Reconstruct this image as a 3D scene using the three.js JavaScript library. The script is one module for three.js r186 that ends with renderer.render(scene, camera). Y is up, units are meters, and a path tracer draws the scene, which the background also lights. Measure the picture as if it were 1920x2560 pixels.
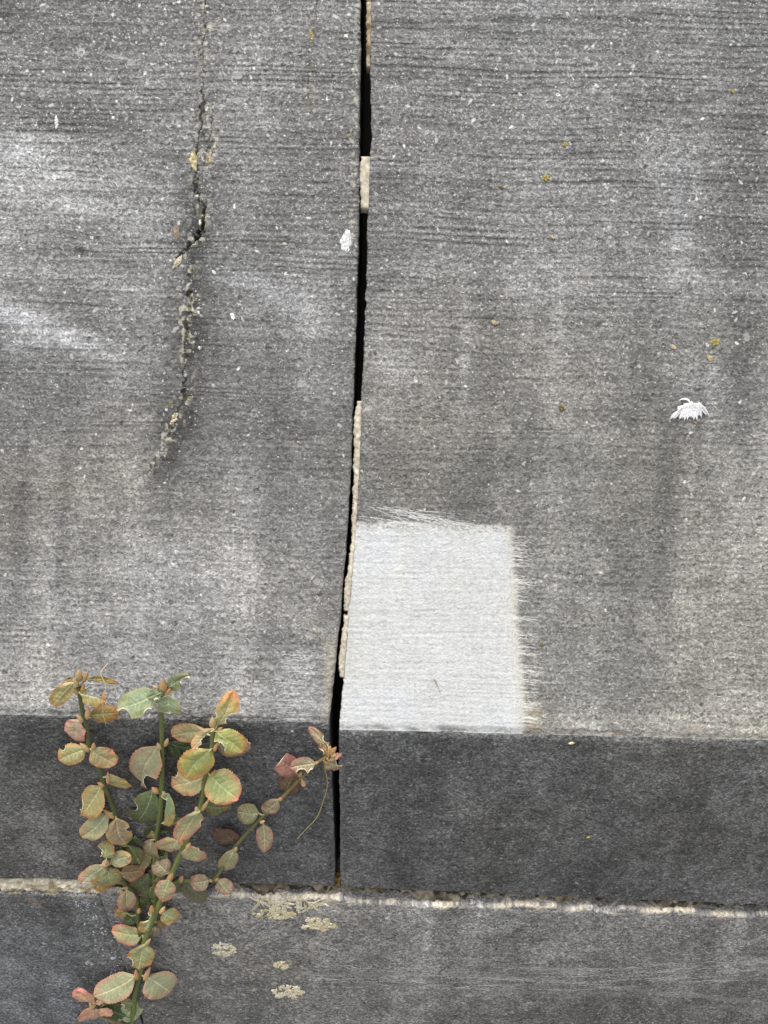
import * as THREE from 'three';
import { mergeGeometries } from 'three/addons/utils/BufferGeometryUtils.js';

// ------------------------------------------------------------------ camera, sky, sun, exposure
const scene = new THREE.Scene();
const rad = (d) => (d * Math.PI) / 180;
const camera = new THREE.PerspectiveCamera(62, 768 / 1024, 0.01, 400);
camera.position.set(0, 0.3668, 0.363);
camera.lookAt(0, 0.3668 - Math.sin(rad(31)), 0.363 - Math.cos(rad(31)));
camera.rotateZ(rad(1.4));

const renderer = new THREE.WebGLRenderer({ antialias: true });
renderer.setSize(768, 1024);
renderer.toneMapping = THREE.LinearToneMapping;
renderer.toneMappingExposure = 1.9;
renderer.shadowMap.enabled = true;

{ // overcast sky, three times as bright overhead as at the horizon
  const w = 256, h = 128, d = new Float32Array(w * h * 4);
  for (let j = 0; j < h; j++) {
    const el = ((j + 0.5) / h - 0.5) * Math.PI, s = Math.sin(el);
    for (let i = 0; i < w; i++) {
      const a = (i / w) * Math.PI * 2;
      const cloud = 1 + 0.05 * Math.sin(a * 2 + 4 * s) + 0.04 * Math.sin(a * 5 + 1.3 - 7 * s);
      const L = s > 0 ? ((1 + 2 * s) / 3) * cloud : 0.16;
      d.set([L * 0.99, L, L * 1.012, 1], (j * w + i) * 4);
    }
  }
  const sky = new THREE.DataTexture(d, w, h, THREE.RGBAFormat, THREE.FloatType);
  sky.mapping = THREE.EquirectangularReflectionMapping;
  sky.magFilter = sky.minFilter = THREE.LinearFilter;
  sky.needsUpdate = true;
  scene.background = sky;
  scene.environment = sky;
}
const sun = new THREE.DirectionalLight(0xfff6ea, 1.3);
sun.position.set(-0.4, 2.4, 0.3);
sun.target.position.set(0, 0, 0);
sun.castShadow = true;
sun.shadow.radius = 32;
sun.shadow.mapSize.set(2048, 2048);
Object.assign(sun.shadow.camera, { left: -1, right: 1, top: 1, bottom: -1, near: 0.1, far: 6 });
scene.add(sun, sun.target);

// ------------------------------------------------------------------ helpers
function rng(seed) {
  let a = seed >>> 0;
  return () => {
    a = (a + 0x6d2b79f5) | 0;
    let t = Math.imul(a ^ (a >>> 15), 1 | a);
    t = (t + Math.imul(t ^ (t >>> 7), 61 | t)) ^ t;
    return ((t ^ (t >>> 14)) >>> 0) / 4294967296;
  };
}
const TN = 4096, TV = new Float32Array(TN), TP = new Int32Array(TN);
{
  const r = rng(77);
  for (let i = 0; i < TN; i++) { TV[i] = r(); TP[i] = Math.floor(r() * TN); }
}
function N(x, y, seed = 0) { // smooth value noise, 0..1
  const ix = Math.floor(x), iy = Math.floor(y);
  let fx = x - ix, fy = y - iy;
  fx = fx * fx * (3 - 2 * fx); fy = fy * fy * (3 - 2 * fy);
  const p = TP[(ix + seed * 131) & 4095], q = TP[(ix + 1 + seed * 131) & 4095], k = iy + seed * 57;
  const a = TV[(p + k) & 4095], b = TV[(q + k) & 4095], c = TV[(p + k + 1) & 4095], d = TV[(q + k + 1) & 4095];
  return a + (b - a) * fx + (c - a) * fy + (a - b - c + d) * fx * fy;
}
const F3 = (x, y, s) => N(x, y, s) * 0.57 + N(x * 2.1, y * 2.1, s + 3) * 0.28 + N(x * 4.3, y * 4.3, s + 6) * 0.15;
const clamp = (v, a = 0, b = 1) => (v < a ? a : v > b ? b : v);
const smooth = (a, b, v) => { const t = clamp((v - a) / (b - a)); return t * t * (3 - 2 * t); };
const mix = (a, b, t) => a + (b - a) * t;
const lin = (hex) => { const c = new THREE.Color(hex); return [c.r, c.g, c.b]; };
const mix3 = (a, b, t) => [mix(a[0], b[0], t), mix(a[1], b[1], t), mix(a[2], b[2], t)];

const used = {};
function numbered(name) {
  const k = used[name] = (used[name] ?? -1) + 1;
  return k ? `${name}_${String(k).padStart(3, '0')}` : name;
}
function tag(o, label, category, group) {
  o.userData.label = label; o.userData.category = category;
  if (group) o.userData.group = group;
  return o;
}
function mesh(name, geo, mat, parent) {
  const m = new THREE.Mesh(geo, mat);
  m.name = numbered(name);
  m.castShadow = m.receiveShadow = true;
  (parent ?? scene).add(m);
  return m;
}
function thing(name, label, category, pos = [0, 0, 0], group) {
  const g = new THREE.Group();
  g.name = numbered(name);
  g.position.set(...pos);
  scene.add(g);
  return tag(g, label, category, group);
}
function structure(name, geo, mat) { const m = mesh(name, geo, mat); m.userData.kind = 'structure'; return m; }

// geometry from a grid of points; keep(j, i) may drop cells
function gridGeo(nr, nc, P, C, UV, keep) {
  const g = new THREE.BufferGeometry(), idx = [];
  g.setAttribute('position', new THREE.BufferAttribute(P, 3));
  if (C) g.setAttribute('color', new THREE.BufferAttribute(C, 3));
  if (UV) g.setAttribute('uv', new THREE.BufferAttribute(UV, 2));
  for (let j = 0; j < nr - 1; j++) for (let i = 0; i < nc - 1; i++) {
    if (keep && !keep(j, i)) continue;
    const a = j * nc + i;
    idx.push(a, a + 1, a + nc, a + 1, a + nc + 1, a + nc);
  }
  g.setIndex(idx);
  g.computeVertexNormals();
  return g;
}
function tubeGeo(points, radiusAt, seg, sides, colorAt) {
  const c = new THREE.CatmullRomCurve3(points.map((p) => new THREE.Vector3(...p)));
  const fr = c.computeFrenetFrames(seg, false), nr = seg + 1, nc = sides + 1;
  const P = new Float32Array(nr * nc * 3), C = new Float32Array(nr * nc * 3);
  for (let j = 0; j < nr; j++) {
    const t = j / seg, p = c.getPointAt(t), r = radiusAt(t);
    for (let i = 0; i < nc; i++) {
      const a = (i / sides) * Math.PI * 2, k = (j * nc + i) * 3, ca = Math.cos(a) * r, sa = Math.sin(a) * r;
      P[k] = p.x + fr.normals[j].x * ca + fr.binormals[j].x * sa;
      P[k + 1] = p.y + fr.normals[j].y * ca + fr.binormals[j].y * sa;
      P[k + 2] = p.z + fr.normals[j].z * ca + fr.binormals[j].z * sa;
      C.set(colorAt ? colorAt(t, a) : [1, 1, 1], k);
    }
  }
  return gridGeo(nr, nc, P, C);
}

// ------------------------------------------------------------------ the planes of the wall
const TH = rad(58), SIN = Math.sin(TH), COS = Math.cos(TH);
const NRM = new THREE.Vector3(0, COS, SIN);               // out of the sloped tops
const INN = new THREE.Vector3(0, -Math.sin(rad(16)), -Math.cos(rad(16)));   // into the stones
const onSlope = (x, s, h = 0) => [x, s * SIN + h * COS, -s * COS + h * SIN];

// ------------------------------------------------------------------ baked stone surfaces
const toS = (v) => { v = clamp(v); return (v <= 0.0031308 ? v * 12.92 : 1.055 * Math.pow(v, 1 / 2.4) - 0.055) * 255; };
const SRGB = new Uint8Array(4097);
for (let i = 0; i <= 4096; i++) SRGB[i] = toS(i / 4096);
class Surface { // albedo and relief of a rectangle of stone, in metres
  constructor(w, h, x0, y0, wm, hm) {
    Object.assign(this, { w, h, x0, y0, wm, hm });
    this.c = new Float32Array(w * h * 3); this.z = new Float32Array(w * h);
  }
  fill(fn) {
    const o = [0, 0, 0, 0];
    for (let j = 0; j < this.h; j++) for (let i = 0; i < this.w; i++) {
      fn(this.x0 + ((i + 0.5) / this.w) * this.wm, this.y0 + ((j + 0.5) / this.h) * this.hm, o);
      const k = j * this.w + i;
      this.c[k * 3] = o[0]; this.c[k * 3 + 1] = o[1]; this.c[k * 3 + 2] = o[2]; this.z[k] = o[3];
    }
  }
  // blend an irregular spot: half axes a, b, turned by ang; ring > 0 leaves the middle
  spot(x, y, a, b, ang, col, op, dz, ring = 0) {
    const R = Math.max(a, b) * 1.35, kx = this.w / this.wm, ky = this.h / this.hm;
    const i0 = Math.max(0, Math.floor((x - R - this.x0) * kx)), i1 = Math.min(this.w - 1, Math.ceil((x + R - this.x0) * kx));
    const j0 = Math.max(0, Math.floor((y - R - this.y0) * ky)), j1 = Math.min(this.h - 1, Math.ceil((y + R - this.y0) * ky));
    const ca = Math.cos(ang), sa = Math.sin(ang);
    for (let j = j0; j <= j1; j++) for (let i = i0; i <= i1; i++) {
      const dx = this.x0 + (i + 0.5) / kx - x, dy = this.y0 + (j + 0.5) / ky - y;
      const u = (dx * ca + dy * sa) / a, v = (-dx * sa + dy * ca) / b;
      const d = Math.sqrt(u * u + v * v) + (N(dx * 1800 + x * 9e3, dy * 1800 + y * 9e3, 8) - 0.5) * 0.55;
      let m = 1 - smooth(0.72, 1.1, d);
      if (ring) m *= smooth(ring - 0.25, ring, d);
      if (m <= 0) continue;
      const k = j * this.w + i; m *= op;
      for (let q = 0; q < 3; q++) this.c[k * 3 + q] += (col[q] - this.c[k * 3 + q]) * m;
      this.z[k] += dz * m;
    }
  }
  scratch(x0, y0, x1, y1, wd, col, op, seed, wob = 0.0004) {
    const L = Math.hypot(x1 - x0, y1 - y0), n = Math.max(4, Math.ceil(L / 0.00025));
    for (let k = 0; k <= n; k++) {
      const t = k / n, f = Math.sin(Math.PI * Math.min(1, 0.12 + t)) ** 0.5;
      const gate = smooth(0.3, 0.5, N(t * L * 700, seed * 7.7, 4));
      this.dab(x0 + (x1 - x0) * t, y0 + (y1 - y0) * t + (N(t * L * 260, seed * 3.1, 5) - 0.5) * wob * 2, wd, col, op * (1 - t * 0.55) * f * gate);
    }
  }
  dab(x, y, r, col, op) {
    const i = Math.floor(((x - this.x0) / this.wm) * this.w), j = Math.floor(((y - this.y0) / this.hm) * this.h);
    const n = Math.ceil(r * (this.w / this.wm));
    for (let b = -n; b <= n; b++) for (let a = -n; a <= n; a++) {
      if (i + a < 0 || j + b < 0 || i + a >= this.w || j + b >= this.h) continue;
      const d = Math.hypot(a / (this.w / this.wm), b / (this.h / this.hm)) / r;
      if (d > 1) continue;
      const k = (j + b) * this.w + i + a, m = op * (1 - d * d);
      for (let q = 0; q < 3; q++) this.c[k * 3 + q] += (col[q] - this.c[k * 3 + q]) * Math.min(1, m);
    }
  }
  material(rough, bumpM, name) {
    const n = this.w * this.h, A = new Uint8Array(n * 4), B = new Uint8Array(n * 4);
    for (let k = 0; k < n; k++) {
      for (let q = 0; q < 3; q++) A[k * 4 + q] = SRGB[(clamp(this.c[k * 3 + q]) * 4096) | 0];
      const z = clamp(this.z[k]) * 255;
      B[k * 4] = B[k * 4 + 1] = B[k * 4 + 2] = z; A[k * 4 + 3] = B[k * 4 + 3] = 255;
    }
    const mk = (d) => {
      const t = new THREE.DataTexture(d, this.w, this.h);
      t.wrapS = THREE.RepeatWrapping; t.wrapT = THREE.ClampToEdgeWrapping; t.magFilter = THREE.LinearFilter; t.minFilter = THREE.LinearMipmapLinearFilter;
      t.needsUpdate = true;
      return t;
    };
    const map = mk(A); map.colorSpace = THREE.SRGBColorSpace;
    this.c = this.z = null;
    const m = new THREE.MeshStandardMaterial({ map, bumpMap: mk(B), bumpScale: bumpM, roughness: rough });
    m.name = name;
    return m;
  }
}

// soft pale bloom where rain, rubbing and lime have bleached the stone: x, s, half width, half height, gain
const BLOOM_L = [[-0.215, 0.333, 0.06, 0.013, 0.75, -0.2], [-0.2, 0.308, 0.072, 0.011, 0.6, -0.22], [-0.235, 0.29, 0.03, 0.02, 0.45, -0.2], [-0.214, 0.236, 0.045, 0.0085, 1.15, -0.44], [-0.19, 0.228, 0.045, 0.006, 0.5, -0.3], [-0.225, 0.225, 0.02, 0.012, 0.35, -0.4], [-0.2, 0.262, 0.06, 0.006, 0.4, -0.12],
  [-0.088, 0.262, 0.035, 0.006, 0.5, -0.22], [-0.062, 0.25, 0.02, 0.012, 0.5, -0.2], [-0.05, 0.235, 0.012, 0.03, 0.25, 0], [-0.085, 0.1, 0.06, 0.045, 0.38, 0], [-0.135, 0.08, 0.06, 0.03, 0.3, 0.3], [-0.075, 0.06, 0.04, 0.05, 0.2, 0],
  [-0.198, 0.12, 0.007, 0.05, 0.4, 0], [-0.178, 0.115, 0.006, 0.05, 0.3, 0], [-0.225, 0.11, 0.006, 0.05, 0.35, 0], [-0.15, 0.125, 0.005, 0.035, 0.3, 0], [-0.17, 0.022, 0.12, 0.018, 0.35, 0], [-0.06, 0.012, 0.06, 0.014, 0.3, 0], [-0.09, 0.36, 0.02, 0.06, 0.18, 0], [-0.075, 0.39, 0.012, 0.03, 0.3, 0]];
const BLOOM_R = [[0.171, 0.29, 0.011, 0.045, 0.75, 0], [0.171, 0.336, 0.028, 0.016, 0.35, 0], [0.191, 0.270, 0.05, 0.008, 0.55, -0.05], [0.222, 0.145, 0.016, 0.05, 0.7, 0], [0.205, 0.155, 0.006, 0.04, 0.6, 0], [0.16, 0.056, 0.05, 0.03, 0.25, 0], [0.2, 0.09, 0.012, 0.05, 0.35, 0],
  [0.200, 0.012, 0.06, 0.014, 0.5, 0], [0.0455, 0.226, 0.0035, 0.028, 0.65, 0], [0.045, 0.19, 0.009, 0.03, 0.25, 0], [0.12, 0.006, 0.12, 0.009, 0.45, 0], [0, 0.217, 0.012, 0.014, 0.5, -0.6], [0.125, 0.262, 0.06, 0.008, 0.3, -0.08], [0.192, 0.198, 0.007, 0.04, 0.5, 0],
  [0.178, 0.092, 0.006, 0.06, 0.4, 0], [0.122, 0.075, 0.006, 0.04, 0.3, 0], [0.105, 0.1, 0.008, 0.05, 0.2, 0], [0.06, 0.29, 0.05, 0.02, 0.12, 0], [0.1, 0.24, 0.006, 0.04, 0.25, 0], [0.14, 0.23, 0.005, 0.05, 0.3, 0], [0.07, 0.16, 0.005, 0.03, 0.25, 0]];
const DARK_L = [[-0.124, 0.17, 0.016, 0.035, 0.65, 0], [-0.116, 0.235, 0.011, 0.05, 0.8, 0], [-0.116, 0.295, 0.011, 0.03, 0.75, 0], [-0.112, 0.35, 0.008, 0.03, 0.3, 0], [-0.2, 0.42, 0.1, 0.02, 0.3, 0], [-0.2, 0.36, 0.07, 0.008, 0.35, -0.1], [-0.16, 0.345, 0.04, 0.008, 0.25, -0.2], [-0.21, 0.19, 0.05, 0.02, 0.2, 0], [-0.135, 0.145, 0.012, 0.03, 0.3, 0.6],
  [-0.188, 0.125, 0.004, 0.05, 0.3, 0], [-0.212, 0.12, 0.005, 0.05, 0.35, 0], [-0.05, 0.17, 0.03, 0.035, 0.22, 0], [-0.04, 0.12, 0.012, 0.04, 0.2, 0], [-0.09, 0.19, 0.02, 0.03, 0.15, 0]];
const DARK_R = [[0.085, 0.165, 0.008, 0.05, 0.3, 0], [0.105, 0.16, 0.006, 0.04, 0.22, 0], [0.122, 0.12, 0.012, 0.05, 0.25, 0], [0.21, 0.2, 0.01, 0.06, 0.3, 0], [0.186, 0.19, 0.004, 0.05, 0.4, 0], [0.165, 0.15, 0.009, 0.06, 0.28, 0], [0.108, 0.05, 0.01, 0.03, 0.3, 0], [0.02, 0.15, 0.05, 0.018, 0.28, 0], [0.14, 0.19, 0.01, 0.05, 0.2, 0], [0.19, 0.06, 0.006, 0.05, 0.25, 0], [0.145, 0.09, 0.006, 0.05, 0.2, 0], [0.03, 0.24, 0.02, 0.05, 0.12, 0], [0.2, 0.34, 0.03, 0.03, 0.15, 0]];
function region(list, x, s) {
  let v = 0;
  for (const [a, b, w, h, g, tilt] of list) {
    const dx = (x - a) / w, dy = (s - b - (x - a) * tilt) / h, d = dx * dx + dy * dy;
    if (d < 6) v += g * Math.exp(-d);
  }
  return v;
}
// cracks of the left stone: x, s, half width (mm), depth (mm)
const CRACKS = [
  [[-0.1148, 0.4297, 0.5, 0.8], [-0.1123, 0.4089, 0.5, 1], [-0.1156, 0.3985, 0.4, 0.7], [-0.1129, 0.3825, 0.3, 0.5], [-0.113, 0.3644, 1.2, 1.5], [-0.1136, 0.3464, 0.6, 0.8], [-0.117, 0.3325, 1.2, 1.2], [-0.1161, 0.3186, 0.9, 1.2],
    [-0.1113, 0.3049, 0.6, 2], [-0.112, 0.2911, 1.2, 4.5], [-0.1151, 0.2855, 1.2, 4], [-0.1215, 0.2784, 0.9, 1.5], [-0.1247, 0.2742, 0.5, 0.7]],
  [[-0.1171, 0.2675, 0.7, 0.8], [-0.1175, 0.2524, 1.3, 2], [-0.1192, 0.2358, 1.1, 1.2], [-0.1193, 0.2193, 1.4, 1.8], [-0.1195, 0.2083, 0.9, 1.4], [-0.1187, 0.1974, 0.7, 1.6], [-0.1211, 0.1863, 1.0, 1.6], [-0.1236, 0.1775, 0.8, 1], [-0.137, 0.1504, 0.4, 0.3], [-0.1448, 0.1365, 0.2, 0.2]],
  [[-0.0465, 0.4314, 0.35, 0.5], [-0.0477, 0.4182, 0.4, 0.6], [-0.0513, 0.4009, 0.3, 0.5], [-0.0506, 0.3806, 0.35, 0.6], [-0.0499, 0.3654, 0.2, 0.3]],
  [[-0.1126, 0.3659, 0.3, 0.5], [-0.1073, 0.3569, 0.35, 0.6], [-0.1071, 0.3428, 0.4, 0.6], [-0.1116, 0.3306, 0.4, 0.6]],
];
function crack(x, s) { // [depth in metres, distance over half width, distance in metres]
  let depth = 0, near = 9, dm = 9;
  if (x < -0.17 || x > -0.035 || s < 0.11) return [0, 9, 9];
  const wx = x + (N(x * 420, s * 420, 11) - 0.5) * 0.0035 + (N(x * 1300, s * 1300, 12) - 0.5) * 0.0012;
  for (const line of CRACKS) for (let k = 0; k < line.length - 1; k++) {
    const A = line[k], B = line[k + 1];
    if (s > A[1] + 0.008 || s < B[1] - 0.008) continue;
    const ex = B[0] - A[0], ey = B[1] - A[1], t = clamp(((wx - A[0]) * ex + (s - A[1]) * ey) / (ex * ex + ey * ey));
    const d = Math.hypot(wx - A[0] - ex * t, s - A[1] - ey * t), gate = smooth(0.25, 0.6, N(s * 170, 4 + s * 20, 14)), w = mix(A[2], B[2], t) * (s < 0.27 ? 0.0006 + 0.0004 * gate : 0.00075 + 0.0002 * gate);
    const e = mix(A[3], B[3], t) * (s < 0.27 ? 0.00085 * gate : 0.001) * (1 - smooth(0.55, 1.15, d / w));
    if (e > depth) depth = e;
    if (d / w < near) near = d / w;
    if (d < dm) dm = d;
  }
  return [depth, near, dm];
}

function slopeSurface(left) {
  const S = new Surface(2048, 2048, left ? -0.53 : -0.03, -0.01, 0.52, 0.62), sd = left ? 20 : 50;
  const bloom = left ? BLOOM_L : BLOOM_R, dark = left ? DARK_L : DARK_R;
  const edge = (s) => 0.0775 + 0.0095 * smooth(0.121, 0, s) + (N(s * 300, 3, 9) - 0.5) * 0.001;   // right side of the rubbed patch
  const PALE = lin('#c9c6bd'), TAN = lin('#a89a80');
  S.fill((x, s, o) => {
    const up = smooth(0.13, 0.36, s);
    const wv = s + (N(x * 14, s * 9, sd) - 0.5) * 0.0035 + (N(x * 55, s * 40, sd + 1) - 0.5) * 0.0008;
    const saw = N(x * 16, wv / 0.0021, sd + 2), saw2 = clamp(0.5 + 0.5 * Math.sin((wv / 0.0035) * 6.2832 + 7 * N(x * 13, wv * 110, sd + 3)) * (0.2 + 0.8 * N(x * 14 + 40, wv / 0.005, sd + 20)) + 0.9 * (N(x * 30, wv / 0.002, sd + 21) - 0.5));
    const qx = x + (N(x * 700, s * 700, sd + 15) - 0.5) * 0.0016, qs = s + (N(x * 700 + 9, s * 700, sd + 16) - 0.5) * 0.0016;
    const g1 = N(qx / 0.0011, qs / 0.0008, sd + 4), g2 = N(qx / 0.00064, qs / 0.00056, sd + 5), g3 = N(qx / 0.0042, qs / 0.0012, sd + 6);
    const low = F3(x * 9, s * 9, sd + 7), run = N(x * 48, s * 3.4, sd + 8), run2 = N(x * 190, s * 9, sd + 12), mid = N(x * 70, s * 90, sd + 9);
    const B = region(bloom, x, s) * (0.6 + 0.5 * N(x * 45, wv / 0.003, sd + 10) + 0.4 * (N(x * 200, s * 200, sd + 18) - 0.3)), K = region(dark, x, s) * (0.6 + 0.8 * N(x * 130, s * 110, sd + 19));
    let l = 0.147 * (1 + 0.15 * smooth(0.16, 0.0, s) - 0.08 * up);
    l *= Math.exp(0.5 * (low - 0.5) + (0.36 - 0.16 * up) * (run - 0.5) + 0.16 * (1 - up) * (run2 - 0.5) + 0.3 * (mid - 0.5));
    const su = (0.3 + 0.7 * up) * (1 - 0.8 * smooth(0.395, 0.42, s + 0.02 * N(x * 30, 1, 9)) * smooth(left ? -0.12 : 9, left ? -0.15 : 10, x)) * smooth(0.1, 0.55, N(x * 26, s * 60, sd + 22));
    const rid = smooth(0.34, 0.1, saw2 + 0.3 * (N(x * 240, wv / 0.0016, sd + 23) - 0.5)) * smooth(0.36, 0.68, N(x * 20, wv / 0.007, sd + 17));
    l *= Math.exp((0.2 + 0.28 * up) * (saw - 0.5) + (0.06 + 0.08 * su) * (saw2 - 0.5) - (0.07 + 0.2 * su) * rid);
    l *= Math.exp((0.78 + 0.25 * up) * (g1 - 0.5) + (0.85 + 0.2 * up) * (g2 - 0.5) + 0.4 * (g3 - 0.5) - 0.04 - 0.42 * smooth(0.3, 0.12, N(qx / 0.0015, qs / 0.0012, sd + 24)) + 0.35 * smooth(0.72, 0.9, N(qx / 0.0012, qs / 0.001, sd + 25)));
    l *= (1 + (left ? 1.15 : 0.9) * B * (1 - 0.35 * smooth(0.18, 0.12, s))) * (1 - 0.75 * Math.min(1, K));
    const warm = (F3(x * 14 + 7, s * 14, sd + 11) - 0.5) * 0.1 * (1 - up * 0.5) + (1 - up) * 0.02 + Math.min(B, 1) * mix(0.016, -0.035, smooth(0.14, 0.22, s)) - 0.008;
    const wl = left ? 0.006 : 0.03 * (1 - up);
    o[0] = l * (1 + warm + wl); o[1] = l * (1.002 + warm * 0.4 + wl * 0.6); o[2] = l * (1.012 - warm * 0.9 - wl);
    o[3] = 0.5 + 0.26 * (g1 - 0.5) + 0.16 * (g2 - 0.5) + 0.22 * (g3 - 0.5) + (0.06 + 0.24 * su) * (saw2 - 0.5) + (0.1 + 0.18 * up) * (saw - 0.5) - 0.16 * su * rid;
    if (left) {
      const [, near, dm] = crack(x, s);
      if (dm < 0.02) {
        const bl = (1 - smooth(0.0005, 0.009, dm)) * smooth(0.6, 0.72, N(x * 480, s * 360, 31)) * (0.4 + 0.9 * N(x * 60, s * 50, 37)) * smooth(0.13, 0.18, s) * smooth(-0.09, -0.105, x);
        if (bl > 0) { const pale = mix3(lin('#bfbbb0'), lin('#8c8674'), smooth(0.4, 0.7, N(x * 500, s * 500, 33))); for (let q = 0; q < 3; q++) o[q] += (pale[q] * (0.6 + 0.7 * g1) - o[q]) * 0.65 * bl; }
        const dk = 1 - smooth(0.6, 1.3, near);
        if (dk > 0) { o[0] *= 1 - dk * 0.7; o[1] *= 1 - dk * 0.7; o[2] *= 1 - dk * 0.78; }
        const ol = (1 - smooth(0.001, 0.004, dm)) * smooth(0.72, 0.8, N(x * 150, s * 120, 35));
        if (ol > 0) { const c = lin('#66603f'); for (let q = 0; q < 3; q++) o[q] += (c[q] * (0.6 + 0.8 * g1) - o[q]) * 0.3 * ol; }
      }
      // rubbed arris beside the joint, low down
      const ed = smooth(-0.034 - 0.002 * N(s * 90, 2, 3), -0.029, x) * smooth(0.062, 0.04, s);
      if (ed > 0) { const c = lin('#a39c8d'); for (let q = 0; q < 3; q++) o[q] += (c[q] * (0.7 + 0.6 * g1) - o[q]) * 0.6 * ed; }
    } else {
      // the rubbed clean patch
      const e = edge(s), top = 0.1218 + (N(x * 60, 5, 4) - 0.5) * 0.0012;
      const inside = smooth(e + 0.0014, e - 0.0045, x) ** 0.7 * smooth(top + 0.0012, top - 0.0022, s) * (1 - 0.5 * smooth(0.1135, top, s) * smooth(0.6, 0.4, g1));
      if (inside > 0) {
        const h1 = N(x * 60, s / 0.0009, 61), h2 = N(x / 0.0008, s * 60, 62), cl = F3(x * 28, s * 28, 63);
        let p = 0.485 * (1 + 0.13 * (h1 - 0.5) + 0.07 * (h2 - 0.5) + 0.22 * (cl - 0.5) + 0.24 * (g1 - 0.5) + 0.22 * (g2 - 0.5) + 0.14 * (N(x * 420, s * 900, 65) - 0.5));
        p *= 1 - 0.16 * smooth(e - 0.007, e, x) - 0.12 * smooth(top - 0.006, top, s);
        const wp = 0.02 - 0.07 * cl + 0.08 * smooth(e - 0.007, e, x) + 0.06 * smooth(top - 0.008, top, s) + 0.03 * N(x * 90, s * 20, 64);
        const q = [p * (0.978 + wp), p * (1.002 + wp * 0.5), p * (1.02 - wp * 0.85)];
        for (let k = 0; k < 3; k++) o[k] += (q[k] - o[k]) * inside;
        o[3] = mix(o[3], 0.5 + (o[3] - 0.5) * 0.6, inside);
      }
      const tan = smooth(0.0085, 0.002, Math.abs(x - 0.0905)) * smooth(0.03, 0.002, s) * N(x * 300, s * 300, 66);
      for (let k = 0; k < 3; k++) o[k] += (TAN[k] - o[k]) * tan * 0.6;
      const pk = smooth(0.012, 0, s) * smooth(0.62, 0.75, N(x * 160, s * 260, 67)) * smooth(0.09, 0.12, x);
      for (let k = 0; k < 3; k++) o[k] += ([0.36, 0.3, 0.26][k] - o[k]) * pk * 0.5;
    }
    // pale worn grains along the crease
    const cr = smooth(0.0035, 0, s) * smooth(0.45, 0.7, N(x * 900, s * 700, sd + 14));
    for (let k = 0; k < 3; k++) o[k] += (PALE[k] * 0.6 - o[k]) * cr * 0.5;
  });
  const r = rng(sd + 1), X0 = left ? -0.30 : -0.02, W = left ? 0.285 : 0.32;
  for (let k = 0; k < 17000; k++) { // shell and crystal grains
    const x = X0 + r() * W, s = r() * 0.46;
    if (r() > 0.2 + 0.8 * smooth(0.12, 0.38, s)) continue;
    if (!left && x < 0.085 && s < 0.123 && r() < 0.85) continue;
    const big = r() ** 14, a = 0.0002 + 0.0002 * r() + 0.0007 * big, v = 0.3 + 0.42 * r() ** 1.3;
    S.spot(x, s, a * (1 + r()), a, r() * 3.14, [v, v * 0.995, v * 0.975], 0.42 + 0.5 * r(), 0.16, r() < 0.12 ? 0.6 : 0);
  }
  for (let k = 0; k < 26; k++) { // larger fossil rings and clasts
    const x = X0 + r() * W, s = 0.16 + r() * 0.28, a = 0.0011 + r() * 0.0014;
    S.spot(x, s, a * (1 + 0.5 * r()), a, r() * 3.14, [0.42, 0.42, 0.41], 0.45, 0.12, r() < 0.5 ? 0.68 : 0);
  }
  for (let k = 0; k < (left ? 420 : 1500); k++) { // dark pits
    const x = X0 + r() * W, s = r() * 0.42;
    if (!left && x < 0.09 && s < 0.125) continue;
    if (!left && r() > 0.25 + 0.75 * smooth(0.1, 0.18, x)) continue;
    const a = 0.0003 + 0.0009 * r() ** 4;
    S.spot(x, s, a * (1 + r() * 0.7), a, r(), [0.035, 0.034, 0.03], 0.65, -0.35);
  }
  for (let k = 0; k < 40; k++) S.spot(X0 + r() * W, 0.05 + r() * 0.38, 0.0006 + 0.0006 * r(), 0.0005 + 0.0004 * r(), r() * 3, lin(['#7d7440', '#8a7350', '#94836a'][k % 3]), 0.5, 0.05);
  const white = [0.62, 0.63, 0.63];
  if (left) {
    for (let k = 0; k < 42; k++) { const y = 0.002 + r() * 0.045; S.scratch(-0.062 + r() * 0.012, y, -0.04 + r() * 0.008, y - 0.001 + r() * 0.001, 0.00036, white, 0.5, k); }
    for (let k = 0; k < 60; k++) { const x = -0.25 + r() * 0.12, y = 0.21 + r() * 0.13; S.scratch(x, y, x + 0.015 + r() * 0.03, y - 0.002 - r() * 0.004, 0.0003, [0.45, 0.47, 0.49], 0.35, k + 50); }
    for (let k = 0; k < 10; k++) { const x = -0.14 + r() * 0.01, y = 0.015 + r() * 0.03; S.spot(x + k * 0.0005, y, 0.0005, 0.0016, 0.4, [0.42, 0.4, 0.33], 0.5, 0.05); }
    for (let k = 0; k < 90; k++) { const s = 0.28 + r() * 0.16; S.spot(-0.0215 - r() * 0.003, s, 0.0006 + r() * 0.0006, 0.001, r(), [0.4, 0.38, 0.3], 0.5, 0.1); }
    for (let k = 0; k < 46; k++) { const t = r(); S.spot(-0.1236 - 0.0235 * t + (r() - 0.5) * 0.0035, 0.1775 - 0.045 * t, 0.0004 + 0.0005 * r(), 0.0004 + 0.0005 * r(), r() * 3, [0.4, 0.39, 0.36], 0.5, 0.05); }
    S.spot(-0.182, 0.277, 0.0019, 0.0028, 0.3, [0.02, 0.02, 0.018], 0.8, -0.45);
    S.spot(-0.1015, 0.412, 0.0035, 0.003, 0.5, [0.5, 0.5, 0.5], 0.45, 0.1, 0.4);
    S.spot(-0.186, 0.395, 0.0028, 0.0023, 0.5, [0.55, 0.55, 0.53], 0.65, 0.1, 0.55);
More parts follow.
